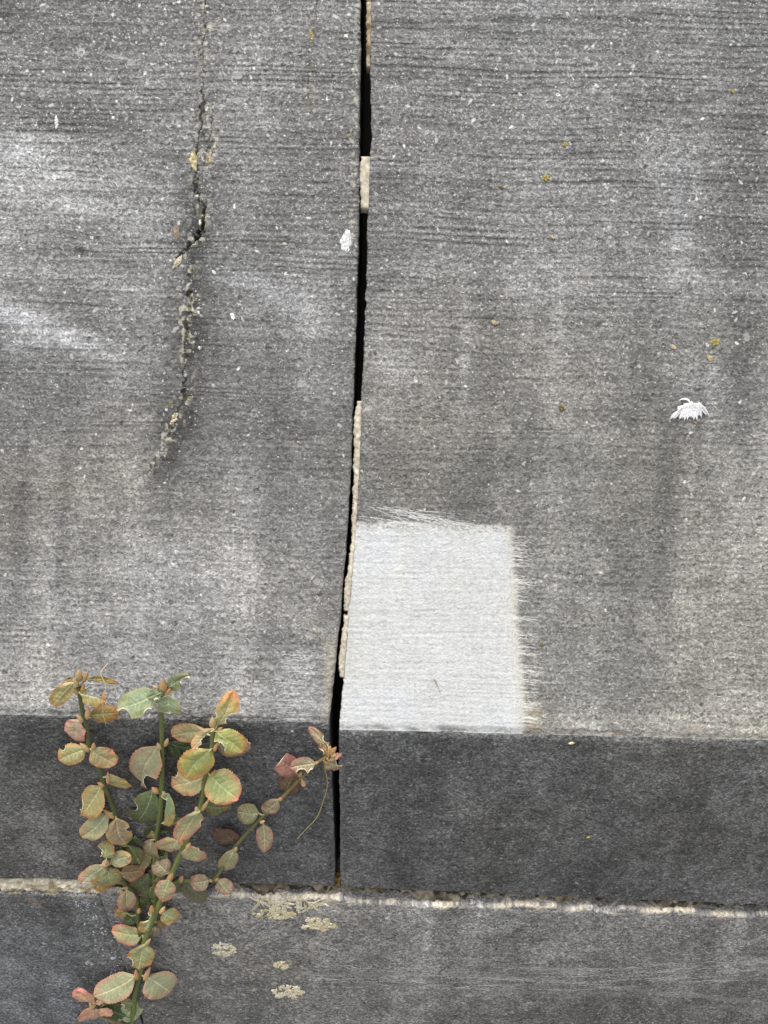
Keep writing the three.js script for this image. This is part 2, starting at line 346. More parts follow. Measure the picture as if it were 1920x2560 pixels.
    S.spot(-0.165, 0.393, 0.008, 0.0012, -0.1, [0.5, 0.53, 0.57], 0.4, 0.05);
  } else {
    // bristle marks along the right side and over the top of the patch
    const clumps = [0.112, 0.106, 0.1, 0.09, 0.084, 0.079, 0.066, 0.058, 0.048, 0.037, 0.03, 0.024, 0.016, 0.008];
    for (let k = 0; k < 130; k++) {
      const s = clumps[Math.floor(r() * clumps.length)] + (r() - 0.5) * 0.006, e = edge(s), L = 0.004 + r() * 0.011 + (s < 0.045 && s > 0.028 ? 0.006 * r() : 0);
      S.scratch(e - 0.003, s, e + L, s - 0.001 + (r() - 0.5) * 0.0015, 0.00033, [0.6, 0.6, 0.57], 0.85, k, 0.0008);
    }
    for (let k = 0; k < 44; k++) { const x = -0.0155 + r() * 0.035, s = 0.1225 + r() * 0.0125 * (1 - (x + 0.0155) * 18); S.scratch(x, s, x + 0.02 + r() * 0.04, s - (0.003 + r() * 0.007), 0.0003, [0.55, 0.56, 0.56], 0.8, k + 200, 0.0004); }
    for (let k = 0; k < 120; k++) { const x = 0.066 + r() * 0.022, s = 0.01 + r() * 0.1, e = edge(s); S.scratch(e - 0.012 * r(), s, e - 0.01 * r(), s - 0.012 - r() * 0.02, 0.00025, [0.66, 0.63, 0.56], 0.3, k + 400, 0.0003); }
    for (let k = 0; k < 150; k++) { const x = -0.013 + r() * 0.085, s = 0.004 + r() * 0.112; r() < 0.6 ? S.scratch(x, s, x + 0.01 + r() * 0.02, s - r() * 0.002, 0.00028, [0.74, 0.75, 0.77], 0.28, k + 600) : S.scratch(x, s, x + 0.0005, s - 0.008 - r() * 0.01, 0.00028, [0.72, 0.73, 0.74], 0.25, k + 600, 0.0002); }
    S.spot(0.0013, 0.098, 0.0019, 0.0015, 0, [0.42, 0.42, 0.42], 0.5, 0.15, 0.6);
  }
  return S.material(0.78, 0.0012, left ? 'weathered_bluestone' : 'weathered_bluestone_rubbed');
}

function frontSurface(w, h, x0, y0, wm, hm, sd, base, opt = {}) {
  const S = new Surface(w, h, x0, y0, wm, hm);
  S.fill((x, y, o) => {
    const qx = x + (N(x * 700, y * 700, sd + 15) - 0.5) * 0.0016, qy = y + (N(x * 700 + 9, y * 700, sd + 16) - 0.5) * 0.0016;
    const g1 = N(qx / 0.00105, qy / 0.001, sd + 4), g2 = N(qx / 0.00062, qy / 0.0006, sd + 5), g3 = N(qx / 0.003, qy / 0.0017, sd + 6);
    const low = F3(x * 11, y * 11, sd + 7), run = N(x * 55, y * 6, sd + 8), mid = N(x * 110, y * 110, sd + 9), run2 = N(x * 400, y * 60, sd + 10);
    let l = base * Math.exp(0.95 * (low - 0.5) + 0.5 * (run - 0.5) + 0.55 * (mid - 0.5) + 0.15 * (run2 - 0.5));
    l *= Math.exp(1.15 * (g1 - 0.5) + 1.15 * (g2 - 0.5) + 0.5 * (g3 - 0.5) - 0.08);
    const warm = (F3(x * 13, y * 13, sd + 11) - 0.5) * 0.09 - 0.015;
    o[0] = l * (1 + warm); o[1] = l * (1.002 + warm * 0.4); o[2] = l * (1.008 - warm * 0.8);
    o[3] = 0.5 + 0.34 * (g1 - 0.5) + 0.22 * (g2 - 0.5) + 0.2 * (g3 - 0.5) + 0.2 * (mid - 0.5);
    opt.shade?.(x, y, o, g1, g2);
  });
  const r = rng(sd);
  for (let k = 0; k < (opt.grains ?? 2600); k++) {
    const a = 0.00022 + 0.00022 * r() + 0.0005 * r() ** 12, v = base * 2.4 + 0.2 * r();
    S.spot(x0 + r() * wm, y0 + r() * hm, a * (1 + r()), a, r() * 3.14, [v, v, v * 0.98], 0.6, 0.14);
  }
  opt.stamp?.(S, r);
  return S.material(opt.rough ?? 0.82, 0.0009, 'sawn_bluestone');
}

// ------------------------------------------------------------------ ground and the core of the wall
{
  const g = new THREE.CircleGeometry(150, 64); g.rotateX(-Math.PI / 2);
  const m = structure('ground', g, new THREE.MeshStandardMaterial({ color: new THREE.Color().setRGB(0.16, 0.155, 0.145), roughness: 0.95 }));
  m.position.y = -0.95;
  const s = new THREE.Shape([[-0.07, -0.955], [-0.07, -0.1], [-0.075, -0.03], [-0.5, 0.65], [-1.2, 0.65], [-1.2, -0.955]].map(([z, y]) => new THREE.Vector2(-z, y)));
  const c = new THREE.ExtrudeGeometry(s, { depth: 1.6, bevelEnabled: false });
  c.rotateY(Math.PI / 2); c.translate(-0.8, 0, 0);
  structure('wall_core', c, new THREE.MeshStandardMaterial({ color: new THREE.Color().setRGB(0.06, 0.055, 0.05), roughness: 1 }));
}

// ------------------------------------------------------------------ the two plinth stones
function ladder(list) { // [from, to, step] runs into one rising list
  const o = [];
  for (const [a, b, st] of list) { const n = Math.max(1, Math.round((b - a) / st)); for (let k = 0; k < n; k++) o.push(a + ((b - a) * k) / n); }
  o.push(list[list.length - 1][1]);
  return o;
}
function lerpTable(T, v) { // T: [v, value] with v rising
  if (v <= T[0][0]) return T[0][1];
  for (let k = 1; k < T.length; k++) if (v <= T[k][0]) return mix(T[k - 1][1], T[k][1], (v - T[k - 1][0]) / (T[k][0] - T[k - 1][0]));
  return T[T.length - 1][1];
}
function subset(P, U, NO, faces) { // a geometry of some faces that keeps the shared normals
  const map = new Map(), p = [], u = [], n = [], idx = [];
  for (const v of faces) {
    let k = map.get(v);
    if (k === undefined) {
      k = map.size; map.set(v, k);
      p.push(P[v * 3], P[v * 3 + 1], P[v * 3 + 2]); n.push(NO[v * 3], NO[v * 3 + 1], NO[v * 3 + 2]); u.push(U[v * 2], U[v * 2 + 1]);
    }
    idx.push(k);
  }
  const g = new THREE.BufferGeometry();
  g.setAttribute('position', new THREE.Float32BufferAttribute(p, 3)); g.setAttribute('normal', new THREE.Float32BufferAttribute(n, 3));
  g.setAttribute('uv', new THREE.Float32BufferAttribute(u, 2)); g.setIndex(idx);
  return g;
}
const bodyMat = new THREE.MeshStandardMaterial({ color: new THREE.Color().setRGB(0.075, 0.076, 0.078), roughness: 0.9 });

function plinthStone(o) {
  // rows from the top of the slope down, over the crease, down the front and under
  const rows = [];
  for (const s of ladder([[0, 0.006, 0.0005], [0.006, 0.445, 0.0008], [0.445, 0.8, 0.02]]).reverse()) rows.push({ kind: 0, s });
  for (const t of ladder([[0.004, 0.04, 0.004], [0.04, 0.96, 0.008], [0.96, 1, 0.0025]])) rows.push({ kind: 1, t });
  for (const d of [0.003, 0.006, 0.02, 0.06]) rows.push({ kind: 2, d });
  const sg = o.left ? 1 : -1;                                       // the joint is at this end
  const rel = o.columns;                                           // distances from the joint edge
  const back = [0.0005, 0.0015, 0.004, 0.01, 0.03, 0.065];
  const nc = rel.length + back.length, nr = rows.length;
  const P = new Float32Array(nr * nc * 3), U = new Float32Array(nr * nc * 2);
  for (let j = 0; j < nr; j++) {
    const R = rows[j];
    const gs = R.kind === 0 ? R.s + o.y * SIN : null;
    for (let i = 0; i < nc; i++) {
      const d = i < rel.length ? rel[i] : 0, ins = i < rel.length ? 0 : back[i - rel.length];
      let y, z, n, xe, u, v, drop = 0;
      if (R.kind === 0) {
        xe = lerpTable(o.edgeS, gs) + (N(gs * 240, 1.5, o.seed) - 0.5) * o.rag + (N(gs * 900, 3.5, o.seed) - 0.5) * o.rag * 0.45;
      } else {
        const yy = mix(o.y, o.bottom(sg > 0 ? -0.03 : -0.02), R.kind === 1 ? R.t : 1);
        xe = lerpTable(o.edgeF, yy) + (N(yy * 240, 1.5, o.seed) - 0.5) * o.rag * 0.6;
      }
      const x = xe - sg * d, er = o.round * (R.kind === 0 ? 1 + (o.left ? 1.6 * smooth(0.06, 0.03, gs) : 0) : 1);
      if (d < er) drop = er - Math.sqrt(Math.max(0, er * er - (er - d) ** 2));
      if (R.kind === 0) {
        let h = 0;
        if (o.left) h -= crack(x, gs)[0] * smooth(0.004, 0.006, d);
        h += (N(x * 30, gs * 30, o.seed + 1) - 0.5) * 0.0008;
        const near = smooth(0.0045, 0, R.s);
        h -= near * (0.0002 + 0.0018 * N(x * 420, R.s * 300, o.seed + 2) ** 2 + 0.001 * N(x * 150, R.s * 100, o.seed + 4) + (o.left ? 0 : 0.002 * smooth(0.028, 0.04, x) * smooth(0.052, 0.046, x)));
        y = o.y + R.s * SIN + h * COS; z = -R.s * COS + h * SIN; u = x; v = gs;
      } else {
        const yb = o.bottom(x);
        y = R.kind === 1 ? mix(o.y - 0.0004, yb, R.t) : yb;
        const db = y - yb, r2 = 0.0024;
        z = -0.0012 * (N(x * 420, y * 300, o.seed + 5)) * smooth(0.03, 0, R.t ?? 1) + (N(x * 40, y * 40, o.seed + 3) - 0.5) * 0.0008;
        if (db < r2) z -= r2 - Math.sqrt(Math.max(0, r2 * r2 - (r2 - db) ** 2));
        if (R.kind === 1) { const cr = er * 2.2, dc = Math.hypot(Math.max(0, cr - d), Math.max(0, cr - db)); if (d < cr && db < cr && dc > cr) y += (dc - cr) * 0.6; }
        if (R.kind === 2) z -= R.d;
        u = x; v = y;
      }
      const k = j * nc + i, q = drop + ins;
      P[k * 3] = x; P[k * 3 + 1] = y + INN.y * q; P[k * 3 + 2] = z + INN.z * q;
      U[k * 2] = u; U[k * 2 + 1] = v;
    }
  }
  const idx = [[], [], []];
  const all = [];
  for (let j = 0; j < nr - 1; j++) for (let i = 0; i < nc - 1; i++) {
    const a = j * nc + i, f = o.left ? [a, a + nc, a + 1, a + 1, a + nc, a + nc + 1] : [a, a + 1, a + nc, a + 1, a + nc + 1, a + nc];
    const part = i >= rel.length + 1 || rows[j + 1].kind === 2 ? 2 : rows[j + 1].kind;
    idx[part].push(...f); all.push(...f);
  }
  const g = new THREE.BufferGeometry();
  g.setAttribute('position', new THREE.BufferAttribute(P, 3)); g.setIndex(all); g.computeVertexNormals();
  const NO = g.attributes.normal.array, root = thing('plinth_stone', o.label, 'stone', [0, 0, 0], 'stones of the wall plinth');
  // texture coordinates in the baked rectangles
  const slope = subset(P, U, NO, idx[0]), front = subset(P, U, NO, idx[1]), body = subset(P, U, NO, idx[2]);
  const X0 = o.left ? -0.53 : -0.03;
  const remap = (geo, y0, hm) => { const a = geo.attributes.uv; for (let k = 0; k < a.count; k++) a.setXY(k, (a.getX(k) - X0) / 0.52, (a.getY(k) - y0) / hm); };
  remap(slope, -0.01, 0.62); remap(front, -0.165, 0.18);
  mesh('sloped_top', slope, o.top, root);
  mesh('front_face', front, o.front, root);
  mesh('stone_body', body, bodyMat, root);
  return root;
}
const rev = (a) => a.slice().reverse();
const mmTable = (t) => t.map(([a, b]) => [a / 1000, b / 1000]);
const pale = [0.42, 0.41, 0.38];
plinthStone({
  left: true, seed: 101, y: 0.004, rag: 0.001, round: 0.0017,
  label: 'dark grey plinth stone behind the creeper, with a long vertical crack down its sloped top', bottom: (x) => -0.1485 + 0.0006 * (N(x * 60, 4, 2) - 0.5),
  edgeS: mmTable([[4, -29.2], [32, -26.6], [66, -24.1], [112, -21.4], [146, -20.2], [194, -19.7], [257, -19.2], [307, -19.2], [341, -19.9], [391, -20.5], [432, -21.5], [800, -25]]),
  edgeF: mmTable([[-147, -27.2], [-135, -26.8], [-110, -26.8], [-68, -27.6], [-37, -28.1], [4, -29.2]]),
  columns: rev(ladder([[0, 0.003, 0.0004], [0.003, 0.075, 0.0011], [0.075, 0.132, 0.00055], [0.132, 0.29, 0.0012], [0.29, 0.7, 0.02]])),
  top: slopeSurface(true),
  front: frontSurface(2048, 704, -0.53, -0.165, 0.52, 0.18, 210, 0.09, {
    shade(x, y, o, g1) {
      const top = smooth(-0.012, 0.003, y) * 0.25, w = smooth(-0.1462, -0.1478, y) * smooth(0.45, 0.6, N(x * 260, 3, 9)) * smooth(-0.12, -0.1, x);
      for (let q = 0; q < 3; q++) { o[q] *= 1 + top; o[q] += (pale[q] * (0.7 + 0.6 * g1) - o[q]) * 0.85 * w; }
      const e = smooth(-0.029, -0.0268, x) * 0.5 * N(x * 200, y * 200, 4); for (let q = 0; q < 3; q++) o[q] += (0.2 - o[q]) * e;
    },
    stamp(S, r) {
      for (let k = 0; k < 7; k++) S.scratch(-0.085 + r() * 0.02, -0.012 - r() * 0.02, -0.08 + r() * 0.02, -0.03 - r() * 0.02, 0.0002, [0.3, 0.3, 0.3], 0.3, k, 0.002);
      for (let k = 0; k < 50; k++) S.spot(-0.24 + r() * 0.06, -0.144 - r() * 0.004, 0.0006 * r() + 0.0002, 0.0004, r(), [0.5, 0.49, 0.46], 0.5, 0.1);
      S.spot(-0.222, -0.0985, 0.0012, 0.0009, 0.4, [0.36, 0.33, 0.24], 0.6, 0.1);
      for (let k = 0; k < 14; k++) S.spot(-0.045 + r() * 0.012, -0.115 - r() * 0.02, 0.0005, 0.0008, r(), [0.3, 0.31, 0.33], 0.45, 0.1);
      S.spot(-0.051, -0.0035, 0.0011, 0.0009, 0.4, [0.7, 0.7, 0.68], 0.8, 0.1);
    },
  }),
});
plinthStone({
  left: false, seed: 151, y: -0.0015, rag: 0.0014, round: 0.0009,
  label: 'dark grey plinth stone with a pale rubbed square on its sloped top beside the joint', bottom: (x) => -0.1496 - 0.0262 * (x + 0.022) + 0.0005 * (N(x * 60, 8, 2) - 0.5),
  edgeS: mmTable([[0, -23.2], [29, -21.6], [67, -19.6], [112, -16.9], [146, -15.6], [194, -15], [212, -14.7], [257, -13.8], [307, -13.9], [339, -13.8], [351, -12.9], [392, -14.9], [432, -15.2], [800, -17]]),
  edgeF: mmTable([[-150, -22.6], [-135, -23.2], [-110, -23.3], [-68, -23.3], [-37, -23.6], [0, -23.4]]),
  columns: rev(ladder([[0, 0.003, 0.0004], [0.003, 0.32, 0.0012], [0.32, 0.72, 0.02]])),
  top: slopeSurface(false),
  front: frontSurface(2048, 704, -0.03, -0.165, 0.52, 0.18, 240, 0.089, {
    shade(x, y, o, g1, g2) {
      const st = 0.3 * (N(x * 26, y * 2, 71) - 0.5) + 0.28 * smooth(0.12, 0.24, x), top = smooth(-0.009, -0.002, y) * (0.25 + 0.5 * smooth(0.5, 0.7, N(x * 500, y * 500, 72)) * smooth(0.06, 0.02, x));
      for (let q = 0; q < 3; q++) o[q] *= 1 + st + top;
      const e = smooth(-0.0205, -0.023, x) * 0.55 * N(x * 200, y * 200, 4) + 0.3 * smooth(-0.1465 - 0.026 * x, -0.1495 - 0.026 * x, y) * N(x * 300, 1, 6);
      for (let q = 0; q < 3; q++) o[q] += ([0.2, 0.205, 0.215][q] - o[q]) * e;
    },
    stamp(S, r) { for (let k = 0; k < 60; k++) { const x = 0.16 + r() * 0.1, y = -0.02 - r() * 0.09; S.scratch(x, y, x + 0.004 + r() * 0.01, y - 0.003 + r() * 0.004, 0.0002, [0.32, 0.32, 0.32], 0.35, k); } },
  }),
});

// ------------------------------------------------------------------ the course below
function lowerStone(o) {
  const rows = ladder([[-0.04, -0.004, 0.012], [-0.004, 0, 0.001], [0, 0.006, 0.0005], [0.006, 0.19, 0.0025], [0.19, 0.79, 0.04]]);   // distance below the top arris; under 0: along the top
  const cols = o.left ? ladder([[-0.7, -0.32, 0.03], [-0.32, 0, 0.0025]]).map((d) => d) : ladder([[0, 0.004, 0.0004], [0.004, 0.47, 0.0008], [0.47, 0.9, 0.03]]);
  const back = [0.001, 0.004, 0.015, 0.05];
  const list = o.left ? [...cols.map((c) => [c, 0]), ...back.map((b) => [0, b])] : [...rev(back).map((b) => [0, b]), ...cols.map((c) => [c, 0])];
  const nr = rows.length, nc = list.length, P = new Float32Array(nr * nc * 3), U = new Float32Array(nr * nc * 2);
  for (let j = 0; j < nr; j++) for (let i = 0; i < nc; i++) {
    const below = Math.max(0, rows[j]), over = Math.max(0, -rows[j]), [d, ins] = list[i];
    const xj = o.joint(o.top(0) - below), x = xj + d, yt = o.top(x) - o.wear(x);
    let y = yt - below, z = o.z + (N(x * 40, y * 40, o.seed) - 0.5) * 0.0012 - over - ins;
    const r = 0.0025; if (below < r) z -= (r - Math.sqrt(Math.max(0, r * r - (r - below) ** 2)));
    const e = Math.abs(d); const ev = 0.0005; if (e < ev) z -= ev - Math.sqrt(Math.max(0, ev * ev - (ev - e) ** 2));
    const k = j * nc + i;
    P[k * 3] = x; P[k * 3 + 1] = y; P[k * 3 + 2] = z;
    U[k * 2] = (x - o.x0) / o.wm; U[k * 2 + 1] = (y - o.y0 - over) / o.hm;
  }
  const idx = [[], []], all = [];
  for (let j = 0; j < nr - 1; j++) for (let i = 0; i < nc - 1; i++) {
    const a = j * nc + i, f = [a, a + nc, a + 1, a + 1, a + nc, a + nc + 1];
    const side = o.left ? i >= cols.length + 1 : i < back.length - 2;
    idx[side ? 1 : 0].push(...f); all.push(...f);
  }
  const g = new THREE.BufferGeometry();
  g.setAttribute('position', new THREE.BufferAttribute(P, 3)); g.setIndex(all); g.computeVertexNormals();
  const root = thing('lower_stone', o.label, 'stone', [0, 0, 0], 'stones of the lower course');
  mesh('front_face', subset(P, U, g.attributes.normal.array, idx[0]), o.front, root);
  mesh('stone_body', subset(P, U, g.attributes.normal.array, idx[1]), bodyMat, root);
}
const jointBelow = (y) => lerpTable([[-0.5, -0.1745], [-0.27, -0.1805], [-0.16, -0.188]], y);
lowerStone({
  left: true, seed: 301, z: -0.0005, top: (x) => -0.163, wear: (x) => 0.0008 * N(x * 120, 2, 6), joint: (y) => jointBelow(y) - lerpTable([[-0.5, 0.0018], [-0.27, 0.0012], [-0.25, 0.0001], [-0.16, 0.0001]], y), x0: -0.36, y0: -0.36, wm: 0.2, hm: 0.2,
  label: 'bluish grey stone of the lower course under the thick pale mortar',
  front: frontSurface(1024, 1024, -0.36, -0.36, 0.2, 0.2, 310, 0.115, {
    shade(x, y, o, g1) {
      const jx = jointBelow(y), e = smooth(-0.02, -0.001, x - jx) * smooth(0.55, 0.75, N(x * 160, y * 30, 75)) * smooth(-0.25, -0.18, y);
      for (let q = 0; q < 3; q++) { o[q] *= [0.98, 1, 1.035][q] * (1 + 0.35 * smooth(-0.035, -0.01, x - jx)); o[q] += ([0.3, 0.33, 0.36][q] - o[q]) * e * 0.6; }
      const tp = smooth(-0.168, -0.164, y) * smooth(0.5, 0.7, N(x * 200, y * 300, 76)) * 0.6;
      for (let q = 0; q < 3; q++) o[q] += ([0.3, 0.26, 0.19][q] * (0.6 + 0.8 * g1) - o[q]) * tp;
    },
    stamp(S, r) {
      for (let k = 0; k < 70; k++) { const y = -0.17 - r() * 0.1; S.spot(jointBelow(y) - 0.004 - r() * 0.016 - (y < -0.21 ? -0.003 : 0), y, 0.0003 + 0.0003 * r(), 0.0005 + 0.0008 * r() ** 2, 0.2, [0.68, 0.71, 0.74], 0.8, 0.1); }
      S.spot(jointBelow(-0.235) - 0.007, -0.237, 0.0022, 0.0016, 0, [0.6, 0.63, 0.66], 0.7, 0.1);
      for (let k = 0; k < 26; k++) S.spot(-0.2085 + (r() - 0.5) * 0.006, -0.2435 + (r() - 0.5) * 0.005, 0.0004 + 0.0004 * r(), 0.0004, r(), [0.6, 0.6, 0.56], 0.75, 0.2);
      for (let k = 0; k < 10; k++) S.spot(-0.232 + (r() - 0.5) * 0.01, -0.272 + (r() - 0.5) * 0.008, 0.0006 * r() + 0.0003, 0.0005, r(), [0.62, 0.64, 0.65], 0.7, 0.2);
    },
  }),
});
const lowTop = (x) => -0.1572 - 0.0178 * (x + 0.146);
lowerStone({
  left: false, seed: 321, z: 0.0012, top: lowTop, wear: (x) => 0.0035 * smooth(0.35, 0.75, N(x * 75, 2, 6)) * smooth(-0.13, -0.02, x), joint: (y) => jointBelow(y) + lerpTable([[-0.5, 0.0018], [-0.27, 0.0012], [-0.25, 0.0001], [-0.16, 0.0001]], y), x0: -0.2, y0: -0.36, wm: 0.55, hm: 0.22,
  label: 'grey lower stone with a worn top edge smeared with pale mortar and lichen',
  front: frontSurface(2048, 900, -0.2, -0.36, 0.55, 0.22, 340, 0.158, {
    grains: 5000,
    shade(x, y, o, g1, g2) {
      const d = lowTop(x) - y, n = N(x * 130, y * 260, 81) * 0.7 + N(x * 420, y * 600, 82) * 0.3;
      const band = smooth(0.0075, 0.002, d + (N(x * 60, 1, 83) - 0.5) * 0.006) * smooth(0.36, 0.54, n) * (0.25 + 0.75 * smooth(-0.15, -0.08, x)) * (1 - 0.35 * smooth(0.17, 0.26, x));
      const tone = mix3([0.62, 0.57, 0.47], [0.38, 0.35, 0.3], N(x * 90, y * 90, 84));
      for (let q = 0; q < 3; q++) o[q] += (tone[q] * (0.55 + 0.9 * g1) - o[q]) * band * 0.85;
      o[0] *= 1.02; o[2] *= 0.975;
      const hz = smooth(0.03, 0.004, d) * 0.3; for (let q = 0; q < 3; q++) o[q] *= 1 + hz * N(x * 50, y * 50, 85) - 0.12 * smooth(-0.22, -0.3, y) + 0.22 * (N(x * 18, y * 26, 86) - 0.5);
      // wiped lime, lying in faint sweeps
      const yy = y + 0.055 * x, sweep = smooth(0.5, 0.8, N(x * 22, yy / 0.0035, 87)) * Math.exp(-(((yy + 0.242) / 0.022) ** 2)) * smooth(-0.12, 0.02, x);
      for (let q = 0; q < 3; q++) o[q] += ([0.33, 0.335, 0.34][q] - o[q]) * sweep * 0.4 * (0.3 + g2);
    },
    stamp(S, r) {
      for (let k = 0; k < 130; k++) { const x = -0.06 + r() * 0.33, y = -0.25 + 0.11 * (x - 0.1) * smooth(0.05, 0.25, x) + (r() - 0.5) * 0.03, L = 0.012 + r() * 0.05; S.scratch(x, y, x + L, y + L * (0.02 + 0.16 * smooth(0.08, 0.2, x)), 0.0004, [0.5, 0.51, 0.52], 0.55, k, 0.0012); }
      for (let k = 0; k < 90; k++) { const x = -0.02 + r() * 0.32, y = -0.262 - r() * 0.045; S.scratch(x, y, x + (r() - 0.4) * 0.016, y - r() * 0.012, 0.00055, [0.42, 0.42, 0.42], 0.4, k + 300, 0.003); }
      for (let k = 0; k < 240; k++) S.spot(-0.15 + r() * 0.15, -0.172 - 0.125 * r() ** 1.4, 0.001 + 0.002 * r() ** 3, 0.0008 + 0.0012 * r(), r() * 3, mix3([0.46, 0.43, 0.33], [0.32, 0.32, 0.3], r()), 0.55, 0.1);
      for (let k = 0; k < 900; k++) { // pale lichen dust thinning out round the crusts
        const [cx, cy, w] = [[-0.0694, -0.176, 0.02], [-0.038, -0.188, 0.014], [-0.055, -0.17, 0.035], [-0.107, -0.2205, 0.014], [-0.0624, -0.2727, 0.018], [-0.0657, -0.238, 0.012], [-0.085, -0.245, 0.02]][k % 7];
        S.spot(cx + (r() + r() - 1) * w, cy + (r() + r() - 1) * w * 0.55, 0.0003 + 0.0009 * r() ** 3, 0.0003 + 0.0006 * r() ** 2, r() * 3, mix3([0.5, 0.48, 0.4], [0.36, 0.33, 0.22], r()), 0.25 + 0.35 * r(), 0.08);
      }
      for (let k = 0; k < 14; k++) S.spot(-0.15 + r() * 0.4, -0.2 - r() * 0.1, 0.0012 + 0.0012 * r(), 0.0009, r(), [0.035, 0.035, 0.033], 0.6, -0.3);
    },
  }),
});

// ------------------------------------------------------------------ mortar
const mortarMat = new THREE.MeshStandardMaterial({ vertexColors: true, roughness: 0.95, side: THREE.DoubleSide });
// a rough strip of mortar: rows along it, from side A to side B, with its flanks going down into the joint
function mortarStrip(rows, seed, place, tones, lump = 0.0012, cross = 14) {
  const nr = rows.length, nc = cross + 7, P = new Float32Array(nr * nc * 3), C = new Float32Array(nr * nc * 3);
  rows.forEach(([a, b, along], j) => {
    const end = Math.min(j, nr - 1 - j), ra = a + (N(along * 130, 2, seed) - 0.5) * 0.0012 + (N(along * 520, 7, seed) - 0.5) * 0.0007 + (N(along * 1500, 2, seed) - 0.5) * 0.0005;
    for (let i = 0; i < nc; i++) {
      const c = clamp((i - 3) / cross), fl = i < 3 ? 3 - i : i > cross + 3 ? i - cross - 3 : 0;
      const x = mix(ra, b, c), edge = Math.min(c, 1 - c) * cross;
      let h = (F3(x * 420, along * 420, seed + 1) - 0.6) * lump * 2 - (edge < 1.2 ? 0.0005 : 0) - [0, 0.0015, 0.004, 0.01][fl];
      if (end === 0) h -= 0.006; else if (end === 1) h -= 0.0006;
      const k = (j * nc + i) * 3, p = place(x, along, h);
      P[k] = p[0]; P[k + 1] = p[1]; P[k + 2] = p[2];
      const t = F3(x * 160, along * 160, seed + 2), g = 0.7 + 0.6 * N(x * 1600, along * 1600, seed + 4);
      const col = mix3(tones[0], tones[1], smooth(0.35, 0.65, t)), dk = tones[2] ? smooth(0.55, 0.68, N(x * 240, along * 240, seed + 5)) : 0;
      const cc = tones[2] ? mix3(col, tones[2], dk) : col;
      C.set([cc[0] * g, cc[1] * g, cc[2] * g], k);
    }
  });
  return gridGeo(nr, nc, P, C);
}
const CREAM = [[0.55, 0.5, 0.41], [0.42, 0.38, 0.31]], OLD = [[0.47, 0.42, 0.33], [0.3, 0.25, 0.17], [0.14, 0.11, 0.06]];
function jointMortar(label, lo, hi, a, b, tones, seed, h0) {
  const rows = ladder([[lo, hi, 0.0007]]).map((s) => [lerpTable(a, s), lerpTable(b, s), s]);
  tag(mesh('joint_mortar', mortarStrip(rows, seed, (x, s, h) => onSlope(x, s, h + h0), tones, 0.0009, 9), mortarMat), label, 'mortar', 'mortar left in the vertical joint');
}
const RE = mmTable([[0, -23.2], [29, -21.6], [67, -19.6], [112, -16.9], [146, -15.6], [194, -15], [212, -14.7], [257, -13.8], [307, -13.9], [339, -13.8], [351, -12.9], [392, -14.9], [432, -15.2], [500, -15.4]]).map(([s, x]) => [s, x + 0.0005]);
jointMortar('stained yellowish mortar strip in the vertical joint, at the top edge of the photo', 0.392, 0.5, mmTable([[392, -16.4], [405, -17.5], [420, -17.9], [440, -18.6], [500, -18.6]]), RE, OLD, 401, -0.0008);
jointMortar('short pale block of mortar standing alone in the upper vertical joint', 0.3066, 0.3392, mmTable([[306, -18.2], [322, -18.8], [339, -18.9]]), RE, CREAM, 411, 0.0002);
jointMortar('long thin ribbon of mortar along the joint, down beside the pale patch top', 0.0678, 0.1935, mmTable([[68, -21.8], [78, -22], [89, -20.9], [112, -19], [146, -18.9], [182, -18.7], [193, -17.2]]), RE, CREAM, 421, -0.0004);
jointMortar('lowest flake of mortar in the vertical joint, beside the lower half of the pale patch', 0.0289, 0.0664, mmTable([[29, -23.8], [37, -24.2], [48, -23.3], [57, -22.9], [66, -22.5]]), RE, CREAM, 431, 0);
